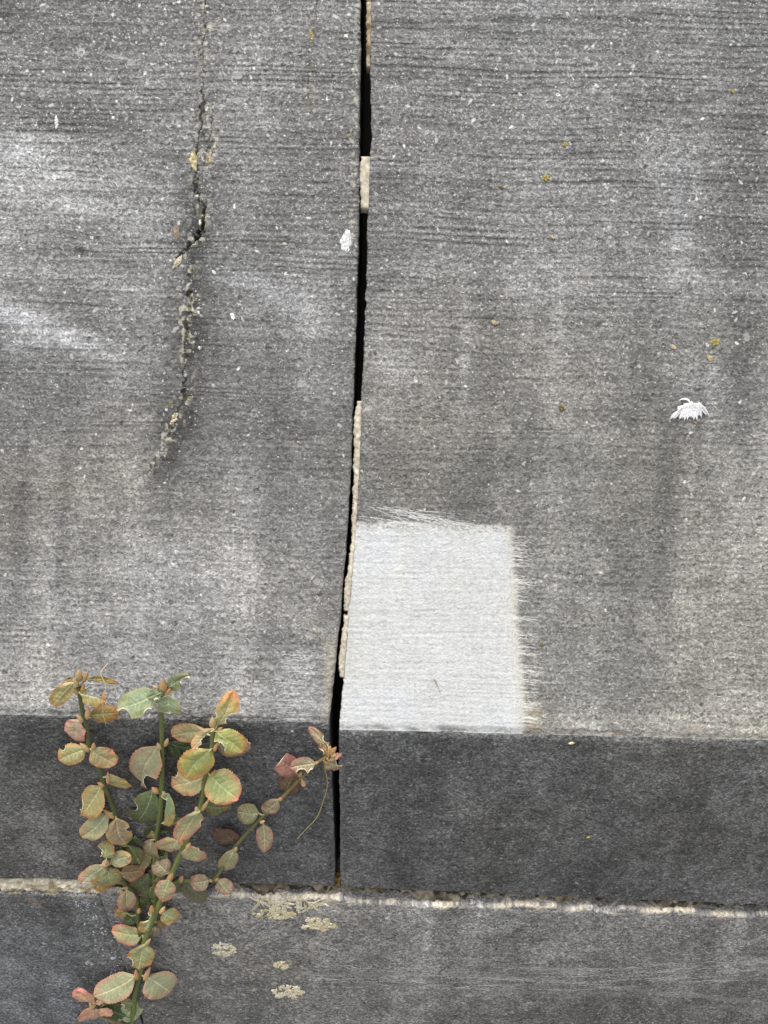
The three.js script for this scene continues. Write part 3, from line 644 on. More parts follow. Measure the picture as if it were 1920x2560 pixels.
{
  const rowsL = ladder([[-0.7, -0.3, 0.01], [-0.3, -0.182, 0.0007]]).map((x) => [-0.1485 - 0.002 * smooth(0.3, 0.8, N(x * 60, 4, 3)) - 0.001 * N(x * 300, 4, 3), -0.1632 - 0.0012 * N(x * 190, 1, 3), x]);
  tag(mesh('bed_mortar', mortarStrip(rowsL, 441, (y, x, h) => [x, y, h - 0.0012], [[0.66, 0.61, 0.5], [0.5, 0.45, 0.36], [0.34, 0.28, 0.19]], 0.0018, 18), mortarMat), 'thick pale bed of mortar under the cracked plinth stone, left of the creeper', 'mortar', 'mortar of the bed joint');
  const rowsR = ladder([[-0.165, 0.3, 0.0009], [0.3, 0.7, 0.01]]).map((x) => [-0.1475 - 0.0262 * Math.max(0, x + 0.022), lowTop(x) - 0.0045, x]);
  tag(mesh('bed_mortar', mortarStrip(rowsR, 451, (y, x, h) => [x, y, h * 1.5 - 0.0062 + 0.0045 * smooth(0.5, 0.75, N(x * 55, 9, 2))], [[0.1, 0.08, 0.055], [0.3, 0.26, 0.2], [0.03, 0.026, 0.02]], 0.0018, 10), mortarMat), 'dark brown crumbling bed mortar under the plinth stone with the pale patch', 'mortar', 'mortar of the bed joint');
  // crumbs of soil and moss in the foot of the joint
  const parts = [], r = rng(9);
  for (let k = 0; k < 46; k++) {
    const g = new THREE.IcosahedronGeometry(0.0006 + 0.0011 * r(), 1), p = g.attributes.position;
    for (let q = 0; q < p.count; q++) { const f = 0.7 + 0.6 * N(p.getX(q) * 2500 + k, p.getY(q) * 2500, 3); p.setXYZ(q, p.getX(q) * f, p.getY(q) * f, p.getZ(q) * f); }
    const c = mix3(lin('#4a3d22'), lin('#8f7c4c'), r()), col = new Float32Array(p.count * 3);
    for (let q = 0; q < p.count; q++) col.set(c, q * 3);
    g.setAttribute('color', new THREE.BufferAttribute(col, 3)); g.computeVertexNormals();
    g.translate(-0.0255 + (r() - 0.5) * 0.0055, -0.1525 + r() * 0.0095 - 0.002, -0.003 - 0.006 * r());
    parts.push(g);
  }
  const m = tag(mesh('soil_crumbs', mergeGeometries(parts), new THREE.MeshStandardMaterial({ vertexColors: true, roughness: 1 })), 'brown soil and moss crumbs gathered at the foot of the vertical joint', 'soil');
  m.userData.kind = 'stuff';
}

// ------------------------------------------------------------------ the creeper: stems with leaves and buds (millimetres)
const STEMS = [
  { key: 'A', radius: 1.55, at: [[-166.8, 37.3, 10.1], [-167.9, 21.6, 9.4], [-168.0, 5.9, 8.6], [-168.7, -12.8, 8.6], [-165.6, -31.4, 8.6], [-165.4, -45.8, 7.9], [-162.6, -77.2, 6.5], [-165.4, -110.7, 4.3], [-168.2, -140.4, 4.3], [-162.0, -156.7, 4.3], [-162.2, -176.9, 5.8], [-163.7, -205.8, 6.5]] },
  { key: 'B', radius: 1.60, at: [[-121.7, 30.4, 8.6], [-124.3, 11.4, 7.9], [-126.4, -7.7, 7.2], [-130.2, -39.4, 6.5], [-134.8, -70.7, 5.8], [-140.6, -96.5, 4.3], [-146.6, -130.5, 3.6], [-149.3, -165.7, 4.3], [-151.9, -179.8, 5.8]] },
  { key: 'C', radius: 1.90, at: [[-93.6, 11.0, 14.4], [-95.8, -5.1, 13.7], [-102.7, -34.3, 13.0], [-108.6, -61.1, 12.2], [-118.1, -85.6, 12.2], [-133.3, -126.1, 12.2], [-150.4, -173.1, 11.5], [-160.9, -203.8, 10.1], [-167.5, -237.7, 7.2], [-178.3, -279.2, 3.6], [-186.8, -321.7, 1.4], [-194.8, -357.8, -6.0]] },
  { key: 'D', radius: 1.15, at: [[-28.5, -13.7, 7.9], [-36.3, -21.2, 7.9], [-46.5, -35.6, 7.2], [-58.9, -54.5, 6.5], [-71.5, -71.5, 6.5], [-89.2, -99.5, 5.8], [-96.4, -113.6, 5.8], [-104.2, -131.7, 5.0], [-108.7, -137.3, 5.0], [-117.3, -139.5, 4.3], [-129.9, -139.0, 5.0], [-138.1, -139.3, 8.6]] },
  { key: 'E', radius: 0.90, at: [[-173.4, -113.9, 11.5], [-173.7, -124.7, 8.6], [-171.5, -134.5, 5.8], [-168.4, -141.5, 4.3]] },
  { key: 'F', radius: 1.00, at: [[-208.4, -278.2, 10.1], [-209.0, -296.2, 6.5], [-200.8, -309.1, 5.0], [-187.8, -323.5, 2.9]] },
];
const LEAVES = [
  ['A', 'gold', [-168.7, 41.3, 12.0], [-182.0, 25.8, 15.5], 8.6, ''],
  ['A', 'rust', [-169.3, 40.6, 8.8], [-175.5, 38.8, 7.1], 2.6, ''],
  ['A', 'rust', [-161.1, 42.6, 9.4], [-144.7, 39.6, 10.2], 3.2, ''],
  ['A', 'gold', [-165.8, 33.4, 12.0], [-153.1, 29.6, 14.8], 10.1, '.5 -1 .24 .62'],
  ['A', 'rust', [-165.3, 13.2, 8.0], [-148.8, 14.7, 7.8], 8.8, ''],
  ['A', 'pink', [-172.0, 10.0, 9.3], [-177.8, -8.7, 9.1], 12.1, ''],
  ['A', 'gold', [-171.1, -12.1, 9.9], [-189.4, -21.7, 12.9], 11.4, '.6 1 .1 1.08'],
  ['A', 'goldrose', [-167.2, -11.6, 10.6], [-154.6, -24.2, 10.7], 12.1, ''],
  ['A', 'gold', [-161.0, -35.2, 8.6], [-153.3, -51.9, 7.9], 12.2, ''],
  ['A', 'gold', [-167.6, -45.3, 9.2], [-185.6, -73.1, 10.1], 15.2, '.8 1 .14 .95'],
  ['A', 'sage', [-166.7, -69.6, 8.4], [-190.1, -92.4, 11.5], 11.8, ''],
  ['A', 'roseyel', [-161.4, -72.7, 9.7], [-158.8, -101.6, 11.4], 13.1, '.42 -1 .08 1.05'],
  ['B', 'teald', [-119.1, 34.7, 8.0], [-105.5, 45.1, 8.2], 7.1, '.8 1 .2 1.0'],
  ['B', 'teal', [-124.0, 32.9, 9.9], [-147.9, 23.5, 13.5], 13.4, '.86 -1 .12 .55;.3 -1 .1 1.12'],
  ['B', 'teald', [-120.6, 36.5, 12.5], [-127.7, 34.5, 15.4], 6.1, '.5 -1 .15 1.05'],
  ['B', 'teal', [-117.5, 33.3, 11.2], [-117.0, 18.1, 13.8], 13.1, '1.0 0 .16 .1;.45 1 .08 1.05'],
  ['B', 'sagerose', [-129.1, -9.9, 9.1], [-147.5, -50.3, 8.1], 17.6, '.74 -1 .15 1.0;.98 1 .11 .35'],
  ['B', 'dark', [-123.3, -11.1, 4.6], [-109.0, -18.1, 4.0], 5.4, ''],
  ['B', 'dark', [-123.2, -10.7, 5.3], [-121.9, -26.6, 4.0], 8.7, ''],
  ['B', 'deep', [-137.1, -50.8, 6.5], [-154.3, -88.3, 9.0], 17.4, '.5 1 .1 1.05;.9 1 .07 1.'],
  ['B', 'tealrust', [-127.3, -50.0, 9.1], [-133.1, -77.1, 11.1], 13.7, '.55 1 .42 1.35'],
  ['B', 'teald', [-124.3, -76.4, 4.5], [-129.9, -85.4, 4.0], 5.2, ''],
  ['B', 'rust', [-138.5, -91.8, 4.3], [-148.0, -94.8, 4.8], 5.6, '.3 1 .12 1.1'],
  ['B', 'dark', [-139.9, -90.9, 4.3], [-131.8, -90.4, 4.8], 2.5, ''],
  ['B', 'dark', [-144.3, -94.3, 3.2], [-143.0, -100.8, 4.0], 6.2, ''],
  ['C', 'gold', [-91.0, 15.0, 15.0], [-81.0, 35.5, 14.1], 11.0, '.33 1 .17 1.05;.28 -1 .1 1.1'],
  ['C', 'goldrose', [-99.4, 6.7, 11.7], [-120.4, -1.4, 9.5], 12.1, ''],
  ['C', 'goldrose', [-92.0, 15.4, 18.3], [-104.3, 3.9, 20.7], 7.2, '.36 -1 .3 1.25;.78 -1 .14 1.1'],
  ['C', 'yel', [-91.4, 12.2, 16.9], [-76.9, -2.8, 20.8], 13.5, '.36 1 .2 1.15'],
  ['C', 'maroonsage', [-93.3, -4.8, 11.1], [-74.6, -14.1, 7.3], 13.4, '.92 -1 .14 1.'],
  ['C', 'yel', [-96.1, -3.1, 16.9], [-112.7, -26.0, 19.9], 15.9, ''],
  ['C', 'goldrose', [-103.2, -31.1, 11.7], [-125.6, -42.8, 11.8], 14.6, '.72 1 .1 1.1'],
  ['C', 'greenrose', [-98.4, -24.6, 15.6], [-82.5, -40.5, 17.9], 17.6, ''],
  ['C', 'darkmar', [-106.1, -59.3, 9.6], [-89.7, -67.9, 4.9], 12.0, ''],
  ['C', 'rosesage', [-107.6, -57.6, 15.5], [-122.0, -78.6, 17.1], 13.0, '.3 -1 .06 1.05'],
  ['C', 'rosesage', [-123.0, -86.8, 13.5], [-138.5, -98.2, 14.8], 12.5, ''],
  ['C', 'rosesage', [-117.9, -91.3, 14.2], [-112.2, -109.4, 16.0], 12.5, '.3 -1 .1 1.1'],
  ['C', 'maroonsage', [-134.4, -124.8, 9.6], [-145.7, -117.7, 6.5], 12.9, ''],
  ['C', 'pinksage', [-133.2, -123.5, 15.5], [-140.3, -144.6, 18.1], 11.4, ''],
  ['C', 'rustsage', [-142.5, -163.0, 12.2], [-133.2, -172.4, 13.0], 11.0, ''],
  ['C', 'rustsage', [-150.2, -162.6, 11.5], [-159.3, -185.3, 11.3], 9.0, '.3 1 .2 1.1;.6 -1 .15 1.15'],
  ['C', 'rosesage', [-161.1, -196.2, 7.5], [-184.8, -198.2, 4.5], 13.0, ''],
  ['C', 'rustsage', [-158.9, -199.0, 13.3], [-164.8, -220.8, 16.9], 15.7, '.72 1 .2 1.15'],
  ['C', 'sagebig', [-172.8, -243.2, 9.8], [-203.7, -264.9, 10.6], 17.0, ''],
  ['C', 'sagebig', [-163.1, -244.9, 9.1], [-147.9, -269.8, 10.4], 20.5, ''],
  ['C', 'maroonsage', [-150.7, -183.8, 8.9], [-155.8, -205.9, 5.5], 5.9, ''],
  ['C', 'rust', [-147.6, -175.6, 10.2], [-146.8, -188.8, 8.7], 4.3, ''],
  ['C', 'dark', [-189.2, -307.7, 3.2], [-206.8, -292.3, 4.0], 13.7, ''],
  ['C', 'darkmar', [-180.2, -287.3, 4.9], [-189.0, -283.9, 6.1], 7.0, '.8 -1 .2 1.'],
  ['C', 'teal', [-191.7, -313.2, 3.2], [-176.5, -293.0, 4.0], 13.7, '.9 1 .1 .8'],
  ['C', 'teald', [-192.2, -312.1, 3.2], [-212.2, -316.0, 4.0], 7.8, ''],
  ['F', 'pinkf', [-209.2, -275.3, 11.4], [-216.9, -259.5, 12.2], 13.5, ''],
  ['F', 'pinkf', [-210.0, -287.4, 8.4], [-215.2, -309.3, 10.4], 11.2, ''],
  ['F', 'pinkf', [-215.0, -293.3, 6.5], [-226.2, -317.5, 5.8], 7.7, ''],
  ['F', 'pinkf', [-205.2, -290.5, 7.8], [-197.9, -299.1, 8.9], 9.1, ''],
  ['F', 'pinkf', [-206.6, -278.7, 9.4], [-200.4, -279.1, 8.2], 3.2, ''],
  ['E', 'sage', [-171.8, -116.0, 9.9], [-155.4, -104.2, 12.2], 9.3, ''],
  ['E', 'sagerose', [-175.1, -116.7, 10.6], [-192.6, -130.5, 12.1], 10.7, '.9 -1 .1 .75'],
  ['E', 'rustsage', [-173.7, -121.0, 9.9], [-171.9, -140.5, 11.9], 13.7, ''],
  ['E', 'rustsage', [-172.4, -108.6, 11.5], [-171.1, -95.5, 11.4], 9.9, '.4 -1 .25 1.1'],
  ['E', 'maroonrust', [-166.7, -126.4, 8.6], [-151.7, -124.9, 9.6], 10.5, '.06 1 .12 .8'],
  ['E', 'rust', [-178.8, -140.7, 4.5], [-189.4, -152.0, 4.0], 9.8, ''],
  ['A', 'darkmar', [-159.0, -103.1, 5.6], [-153.8, -127.2, 6.2], 9.5, ''],
  ['B', 'maroonsage', [-143.7, -96.0, 6.3], [-148.6, -122.3, 8.2], 10.3, ''],
  ['A', 'deepd', [-149.8, -131.9, 5.6], [-163.4, -150.2, 7.8], 11.0, ''],
  ['A', 'roseE', [-165.9, -147.4, 6.9], [-166.9, -167.3, 10.1], 10.8, ''],
  ['A', 'rust', [-169.8, -174.0, 5.8], [-179.6, -177.4, 5.9], 7.3, ''],
  ['B', 'darkmar', [-149.8, -146.1, 4.9], [-155.7, -165.7, 5.2], 10.5, ''],
  ['B', 'maroon', [-146.3, -127.6, 3.6], [-147.7, -143.2, 4.0], 7.1, ''],
  ['A', 'sagerose', [-171.8, -150.3, 3.2], [-174.0, -158.2, 4.0], 6.2, ''],
  ['A', 'dark', [-155.1, -95.9, 5.2], [-152.4, -105.9, 4.0], 10.6, ''],
  ['B', 'dark', [-161.3, -160.7, 3.7], [-152.9, -167.4, 4.0], 7.9, ''],
  ['A', 'dark', [-170.9, -105.2, 4.3], [-167.0, -113.2, 4.3], 5.7, ''],
  ['B', 'dark', [-149.8, -152.0, 3.6], [-158.6, -160.2, 4.0], 7.9, ''],
  ['D', 'maroonsage', [-28.9, -9.1, 9.2], [-38.4, 6.2, 9.1], 5.3, '.4 1 .1 1.1'],
  ['D', 'rosetan', [-28.9, -12.3, 9.9], [-33.7, -4.2, 11.6], 4.5, '.5 -1 .2 1.1'],
  ['D', 'maroonsage', [-31.3, -18.8, 8.6], [-20.6, -25.7, 8.3], 6.9, '.75 -1 .25 1.2'],
  ['D', 'pinkf', [-28.4, -16.6, 9.9], [-22.0, -10.4, 11.7], 3.0, ''],
  ['D', 'maroonsage', [-36.6, -19.0, 9.9], [-51.6, -22.1, 11.2], 8.7, '.6 -1 .2 1.15;.2 -1 .13 1.1'],
  ['D', 'maroon', [-47.7, -31.2, 7.8], [-59.1, -17.3, 9.2], 11.1, '1.0 0 .17 .05'],
  ['D', 'maroondark', [-56.8, -53.5, 3.2], [-52.1, -36.4, 4.0], 11.7, ''],
  ['D', 'maroonsage', [-60.3, -53.0, 8.4], [-72.1, -66.1, 9.1], 8.0, ''],
  ['D', 'olive', [-72.7, -66.8, 7.8], [-86.2, -65.5, 9.4], 11.3, ''],
  ['D', 'maroonsage', [-70.6, -75.6, 8.4], [-70.4, -98.3, 10.2], 9.3, ''],
  ['D', 'maroondark', [-89.9, -100.8, 3.8], [-101.4, -84.3, 4.0], 12.0, ''],
  ['D', 'olivesage', [-90.8, -102.2, 7.7], [-99.6, -126.5, 10.6], 10.1, ''],
  ['D', 'maroonsage', [-103.5, -134.4, 7.0], [-95.5, -143.5, 8.7], 11.0, ''],
  ['D', 'maroonsage', [-109.5, -135.4, 6.3], [-123.0, -137.3, 8.2], 9.6, ''],
  ['D', 'greydark', [-129.2, -143.5, 3.2], [-115.0, -163.8, 4.0], 11.5, ''],
  ['D', 'greydark', [-128.7, -142.5, 3.2], [-137.3, -154.1, 4.0], 8.5, ''],
  ['D', 'rosetan', [-45.4, -34.9, 8.5], [-43.8, -39.7, 9.8], 2.6, ''],
  ['A', 'dark', [-165.3, -112.1, 3.2], [-171.4, -121.1, 4.0], 7.6, ''],
  ['A', 'deepd', [-164.9, -127.8, 3.2], [-158.8, -141.6, 4.0], 9.7, ''],
  ['B', 'darkmar', [-147.6, -111.5, 3.2], [-155.6, -126.4, 4.0], 9.5, ''],
  ['B', 'darkmar', [-148.7, -131.1, 3.2], [-142.6, -141.0, 4.0], 9.0, ''],
  ['B', 'dark', [-144.5, -117.2, 3.2], [-136.2, -112.0, 4.0], 8.2, ''],
  ['B', 'dark', [-149.9, -141.2, 3.2], [-158.4, -148.8, 4.0], 8.5, ''],
  ['A', 'darkmar', [-165.4, -160.5, 3.2], [-160.5, -175.2, 4.0], 8.0, ''],
  ['B', 'deepd', [-152.4, -162.1, 3.2], [-147.8, -174.7, 4.0], 8.0, ''],
  ['C', 'darkmar', [-143.7, -158.5, 7.6], [-153.9, -176.0, 4.0], 7.3, ''],
  ['A', 'rust', [-167.8, -139.9, 3.2], [-175.7, -142.2, 4.0], 7.1, ''],
  ['C', 'darkmar', [-144.8, -161.7, 7.6], [-141.9, -182.1, 4.0], 7.3, ''],
  ['A', 'dark', [-164.8, -177.8, 3.8], [-172.8, -187.7, 4.0], 7.4, ''],
  ['C', 'dark', [-160.1, -202.7, 6.2], [-168.3, -202.9, 4.0], 6.6, ''],
  ['B', 'dark', [-139.3, -84.1, 3.8], [-145.7, -97.2, 4.0], 8.0, ''],
  ['C', 'darkmar', [-151.8, -177.1, 7.6], [-157.5, -185.5, 4.0], 5.9, ''],
];
const BUDS = [
  ['A', [-168.9, 9.8, 9.5], [-171.2, 16.8, 10.9], 2.7],
  ['A', [-169.1, -14.4, 9.5], [-172.9, -5.8, 10.9], 3.4],
  ['A', [-166.7, -13.0, 9.5], [-164.6, -5.2, 10.9], 2.7],
  ['A', [-166.4, 11.6, 9.5], [-163.2, 23.2, 10.9], 3.1],
  ['A', [-165.3, 33.0, 10.9], [-162.5, 41.3, 12.4], 2.4],
  ['A', [-168.2, 31.1, 10.2], [-169.0, 38.1, 11.7], 2.6],
  ['A', [-166.7, 38.7, 10.9], [-167.7, 45.6, 12.4], 2.6],
  ['A', [-165.3, 42.1, 10.9], [-163.5, 52.1, 12.4], 3.6],
  ['A', [-163.3, 41.6, 10.9], [-158.6, 50.9, 12.4], 2.6],
  ['A', [-162.6, -42.4, 8.8], [-160.3, -29.4, 10.2], 2.1],
  ['A', [-165.2, -44.5, 8.8], [-168.0, -39.3, 10.2], 2.8],
  ['A', [-163.0, -75.2, 7.3], [-169.4, -64.8, 8.8], 3.3],
  ['B', [-127.7, -12.6, 8.1], [-128.3, -5.5, 9.5], 2.7],
  ['B', [-124.7, -10.0, 8.1], [-121.6, -1.5, 9.5], 2.7],
  ['B', [-133.8, -50.6, 7.3], [-136.3, -44.2, 8.8], 3.7],
  ['B', [-131.0, -53.8, 7.3], [-128.8, -47.2, 8.8], 2.5],
  ['B', [-120.6, 34.0, 9.5], [-118.5, 45.1, 10.9], 4.1],
  ['B', [-119.9, 31.3, 9.5], [-115.5, 38.2, 10.9], 2.8],
  ['B', [-122.8, 35.3, 9.5], [-125.4, 40.2, 10.9], 2.3],
  ['C', [-93.5, 13.0, 15.3], [-92.6, 23.2, 16.7], 3.9],
  ['C', [-92.4, 9.1, 14.5], [-87.8, 14.6, 16.0], 2.6],
  ['C', [-94.7, -6.3, 14.5], [-91.0, 3.4, 16.0], 2.4],
  ['C', [-95.9, -8.6, 14.5], [-96.9, -4.1, 16.0], 2.7],
  ['C', [-100.4, -31.7, 13.8], [-94.6, -20.2, 15.3], 3.0],
  ['C', [-108.9, -60.1, 13.1], [-109.4, -53.5, 14.5], 2.8],
  ['C', [-106.8, -59.3, 13.1], [-100.8, -46.7, 14.5], 2.5],
  ['C', [-122.1, -92.0, 13.1], [-121.1, -82.3, 14.5], 2.7],
  ['C', [-119.1, -94.6, 13.1], [-115.9, -87.1, 14.5], 3.1],
  ['C', [-134.5, -127.4, 13.1], [-130.0, -117.4, 14.5], 3.8],
  ['C', [-149.4, -162.5, 12.4], [-147.9, -152.4, 13.8], 3.7],
  ['C', [-144.1, -163.2, 12.4], [-139.3, -153.3, 13.8], 3.4],
  ['C', [-160.3, -203.3, 10.9], [-153.7, -191.7, 12.4], 3.3],
  ['C', [-171.9, -249.5, 8.1], [-170.3, -234.0, 9.5], 3.7],
  ['C', [-166.9, -250.3, 8.1], [-159.4, -230.7, 9.5], 3.7],
  ['D', [-46.9, -32.8, 8.1], [-45.0, -26.7, 9.5], 2.1],
  ['D', [-59.8, -54.3, 7.3], [-57.7, -50.9, 8.8], 2.4],
  ['D', [-72.7, -75.8, 7.3], [-69.3, -71.9, 8.8], 2.2],
  ['D', [-91.1, -104.5, 6.6], [-88.5, -98.6, 8.1], 2.5],
  ['D', [-105.8, -136.4, 5.9], [-103.1, -131.1, 7.3], 2.0],
  ['D', [-108.5, -137.0, 5.9], [-109.0, -132.7, 7.3], 2.0],
  ['D', [-36.7, -20.2, 8.8], [-34.8, -17.5, 10.2], 2.1],
  ['D', [-28.4, -12.7, 8.8], [-24.2, -4.7, 10.2], 3.1],
  ['D', [-28.7, -11.3, 8.8], [-27.7, -3.7, 10.2], 2.3],
  ['D', [-27.4, -12.7, 8.8], [-24.5, -11.1, 10.2], 3.6],
  ['D', [-129.7, -138.8, 5.9], [-126.6, -129.6, 7.3], 3.2],
  ['E', [-175.2, -117.2, 9.5], [-172.4, -111.8, 10.9], 4.7],
  ['A', [-167.2, -148.9, 5.2], [-165.1, -143.7, 6.6], 2.3],
  ['A', [-161.1, -172.3, 6.6], [-159.0, -164.2, 8.1], 3.0],
  ['F', [-210.4, -289.4, 7.3], [-207.8, -272.3, 8.8], 5.3],
];

const PAL = {}; // inside, outside, rim, vein
for (const [k, ...c] of [
  ['gold', '#98996f', '#b7a264', '#c9784f', '#ccd096'], ['goldrose', '#9b9a76', '#b69a6c', '#c9745f', '#c9cc98'], ['pink', '#a99a84', '#b98a80', '#c45f6a', '#c9bfa0'],
  ['sage', '#8a9277', '#a39a72', '#b58a66', '#c4c99a'], ['sagerose', '#8f9379', '#a8967a', '#c27263', '#c2c898'], ['roseyel', '#93856f', '#a08a72', '#c4a851', '#c4c08e'], ['teald', '#5f7058', '#6c7658', '#7d7752', '#a3b382'],
  ['teal', '#82957a', '#8f9a74', '#a19a6a', '#bccc98'], ['dark', '#2f3f29', '#3c482c', '#4e5232', '#71854f'], ['deep', '#566848', '#62694a', '#837648', '#9db07e'], ['deepd', '#46523a', '#555038', '#6c5638', '#7d8a5c'],
  ['tealrust', '#6f8a6e', '#8a7d48', '#a0712e', '#a5b98a'], ['rust', '#6f6a40', '#96703a', '#8f5a30', '#a39a62'], ['yel', '#93a065', '#b8ac55', '#cc7f52', '#cdd791'], ['maroonsage', '#837c68', '#8c7666', '#8f5c56', '#b5b184'],
  ['greenrose', '#8a9a66', '#a9a06c', '#cf645c', '#bfd489'], ['darkmar', '#56603d', '#6a5a42', '#7d4a40', '#8fa060'], ['rosesage', '#8f9470', '#a89076', '#cc6158', '#c0cc8a'], ['pinksage', '#98a07c', '#b0917c', '#cf5660', '#c6cf8e'],
  ['rustsage', '#84906c', '#98804c', '#9c6038', '#b3c07f'], ['sagebig', '#8f987c', '#a39780', '#b97363', '#cfd9a0'], ['pinkf', '#b9917c', '#c08579', '#b96a68', '#cfc08c'], ['maroonrust', '#6a5c45', '#805c42', '#8f5a40', '#a09468'],
  ['roseE', '#8f8c70', '#a07a68', '#a2565a', '#c0c38c'], ['maroon', '#7c5c54', '#855a52', '#8a4a4c', '#a98c78'], ['rosetan', '#a58463', '#b38460', '#b3705a', '#c4a87e'], ['maroondark', '#54463a', '#5e4038', '#6a3c38', '#86805a'],
  ['olive', '#77775a', '#7c7452', '#7a5a48', '#adb083'], ['olivesage', '#85876a', '#8d8262', '#8f6c5a', '#b9bf8a'], ['greydark', '#555b4c', '#5d5a4a', '#665c48', '#84906e'],
]) PAL[k] = c.map(lin);
const CREAMY = lin('#f0e6cc');

function leafGeo(base, tip, width, pal, bites, seed, stemPoint) {
  const r = rng(seed), nt = 60, ns = 34;
  const A = new THREE.Vector3(...base), B = new THREE.Vector3(...tip), ax = B.clone().sub(A), L = ax.length();
  ax.normalize();
  const face = new THREE.Vector3((r() - 0.5) * 0.9, 0.4 + (r() - 0.5) * 0.7, 1);
  const lat = ax.clone().cross(face).normalize(), nor = lat.clone().cross(ax).normalize();
  const hw = width * 0.565, fat = 0.84 + r() * 0.14, blunt = 2.1 + r() * 0.5, fold = 0.05 + r() * 0.28, droop = (0.05 + r() * 0.24) * (r() < 0.8 ? 1 : -0.6), twist = (r() - 0.5) * 0.35, bend = (r() - 0.5) * 0.12;
  const teeth = 11 + Math.floor(r() * 5), ph = r();
  const bl = bites ? bites.split(';').map((s) => s.trim().split(' ').map(Number)) : [];
  const W0 = (t) => { const v = 2 * Math.pow(clamp(t, 0.0005, 0.9995), fat) - 1; return hw * Math.pow(1 - Math.pow(Math.abs(v), v > 0 ? blunt : 2), 0.5) * (t < 0.2 ? 0.5 + 0.5 * smooth(0, 0.2, t) : 1); };
  const P = new Float32Array((nt + 1) * (ns + 1) * 3), C = new Float32Array((nt + 1) * (ns + 1) * 3), thin = [];
  const tone = 0.9 + 0.2 * r(), outAmt = 0.8 + 0.4 * r(), yel = r();
  for (let j = 0; j <= nt; j++) {
    const t = j / nt, w0 = W0(t), clip = [0, 0];
    for (const q of [0, 1]) {
      const sd = q ? 1 : -1, tt = (t * teeth + ph + q * 0.37) % 1;
      let w = w0 * (1 + 0.1 * (1 - tt) * smooth(0.15, 0.3, t) - 0.03 + 0.03 * (N(t * 7, seed + q * 3, 2) - 0.5));
      const full = w;
      for (const [bt, bs, br, bc] of bl) {
        if (bs && bs !== sd) continue;
        const dx = (t - bt) * L, rr = br * 1.22 * L * (1 + 0.18 * (N(t * 30, seed * 3.3 + q, 7) - 0.5)), c = bc * hw;
        if (Math.abs(dx) < rr) w = Math.min(w, Math.max(0.01, c - Math.sqrt(rr * rr - dx * dx)));
      }
      clip[q] = w; if (w < full - 0.12) clip[q + 2] = 1;
    }
    thin.push(clip[0] + clip[1] < 0.35);
    for (let i = 0; i <= ns; i++) {
      const u = (i / ns) * 2 - 1, q = u > 0 ? 1 : 0, y = u * clip[q], s = Math.abs(y) / Math.max(0.2, w0), sg = u > 0 ? 1 : -1;
      // veins: a midrib and five pairs that sweep towards the tip
      let vein = smooth(0.5 * (1.1 - t * 0.8), 0.1, Math.abs(y)) * smooth(1, 0.86, t), bump = 0;
      for (let k = 0; k < 5; k++) {
        const t0 = 0.08 + 0.15 * k + (sg > 0 ? 0.03 : 0) + (N(k, seed, 5) - 0.5) * 0.05, tv = t0 + 0.23 * s ** 1.25 + 0.02 * (N(s * 5, k + seed, 8) - 0.5), d = Math.abs(t - tv) * L;
        vein = Math.max(vein, smooth(0.28, 0.06, d) * (0.75 - 0.55 * s) * (0.5 + 0.8 * N(k * 1.7, seed + sg, 3)) * smooth(1.0, 0.7, s));
        bump = Math.max(bump, smooth(1.3, 0, d));
      }
      const net = smooth(0.62, 0.75, N(y * 1.3 + seed, t * L * 1.3, 21)) * 0.1;
      const h = Math.abs(y) * fold - hw * 0.2 * s * s - L * droop * t * t + y * twist * t - bump * 0.24 * (1 - s) - smooth(0.8, 0, Math.abs(y)) * 0.3 + (N(t * 4, u * 2 + seed, 9) - 0.5) * 1.3 + smooth(0.5, 1, s) * (N(t * 9, sg * 5 + seed, 10) - 0.5) * 0.9 + (clip[q + 2] ? smooth(0.5, 1, Math.abs(u)) * 0.25 : 0);
      const k = (j * (ns + 1) + i) * 3, al = t * L, sx = y + bend * L * Math.sin(Math.PI * t);
      P[k] = A.x + ax.x * al + lat.x * sx + nor.x * h;
      P[k + 1] = A.y + ax.y * al + lat.y * sx + nor.y * h;
      P[k + 2] = A.z + ax.z * al + lat.z * sx + nor.z * h;
      const blot = F3(t * 3.5 + seed, u * 2.2, 12), out = clamp(outAmt * (0.5 * smooth(0.3, 1, s) + 0.55 * smooth(0.3, 1, t) + 0.9 * (blot - 0.5)));
      const rb = N(t * 5, sg * 4 + seed, 17), rim = clamp((smooth(0.66, 1.0, s + 0.3 * (blot - 0.5)) * (0.3 + 0.75 * t) + smooth(0.72, 1.02, t + 0.2 * (blot - 0.5)) * 0.85) * (0.5 + 1.1 * rb)), gold = smooth(0.5, 0.75, N(t * 2.6 + seed * 1.3, u * 1.6, 18)) * 0.28;
      let c = mix3(mix3(pal[0], pal[1], out), [0.5 * (pal[1][0] + 0.42), 0.5 * (pal[1][1] + 0.3), pal[1][2] * 0.8], gold * (pal[1][1] > 0.2 ? 1 : 0.15));
      c = mix3(c, mix3(pal[2], pal[1], 0.22), rim * 0.82);
      c = mix3(c, mix3(pal[3], [0.62, 0.64, 0.45], 0.35 * smooth(0.1, 0.25, pal[0][1])), clamp(vein * 0.88 + net * 1.6));
      const m = tone * (0.92 + 0.16 * N(y * 2.2, al * 2.2 + seed, 14)) * (0.97 + 0.06 * yel);
      const fleck = 1 - 0.25 * smooth(0.7, 0.85, N(y * 2.5 + seed, al * 2.5, 19));
      c = [c[0] * m * 1.02 * fleck, c[1] * m * 0.97 * fleck, c[2] * m * 0.92 * fleck];
      if (clip[q + 2]) c = mix3(c, CREAMY, smooth(clip[q] - 0.6, clip[q] - 0.2, Math.abs(y)));
      C.set(c, k);
    }
  }
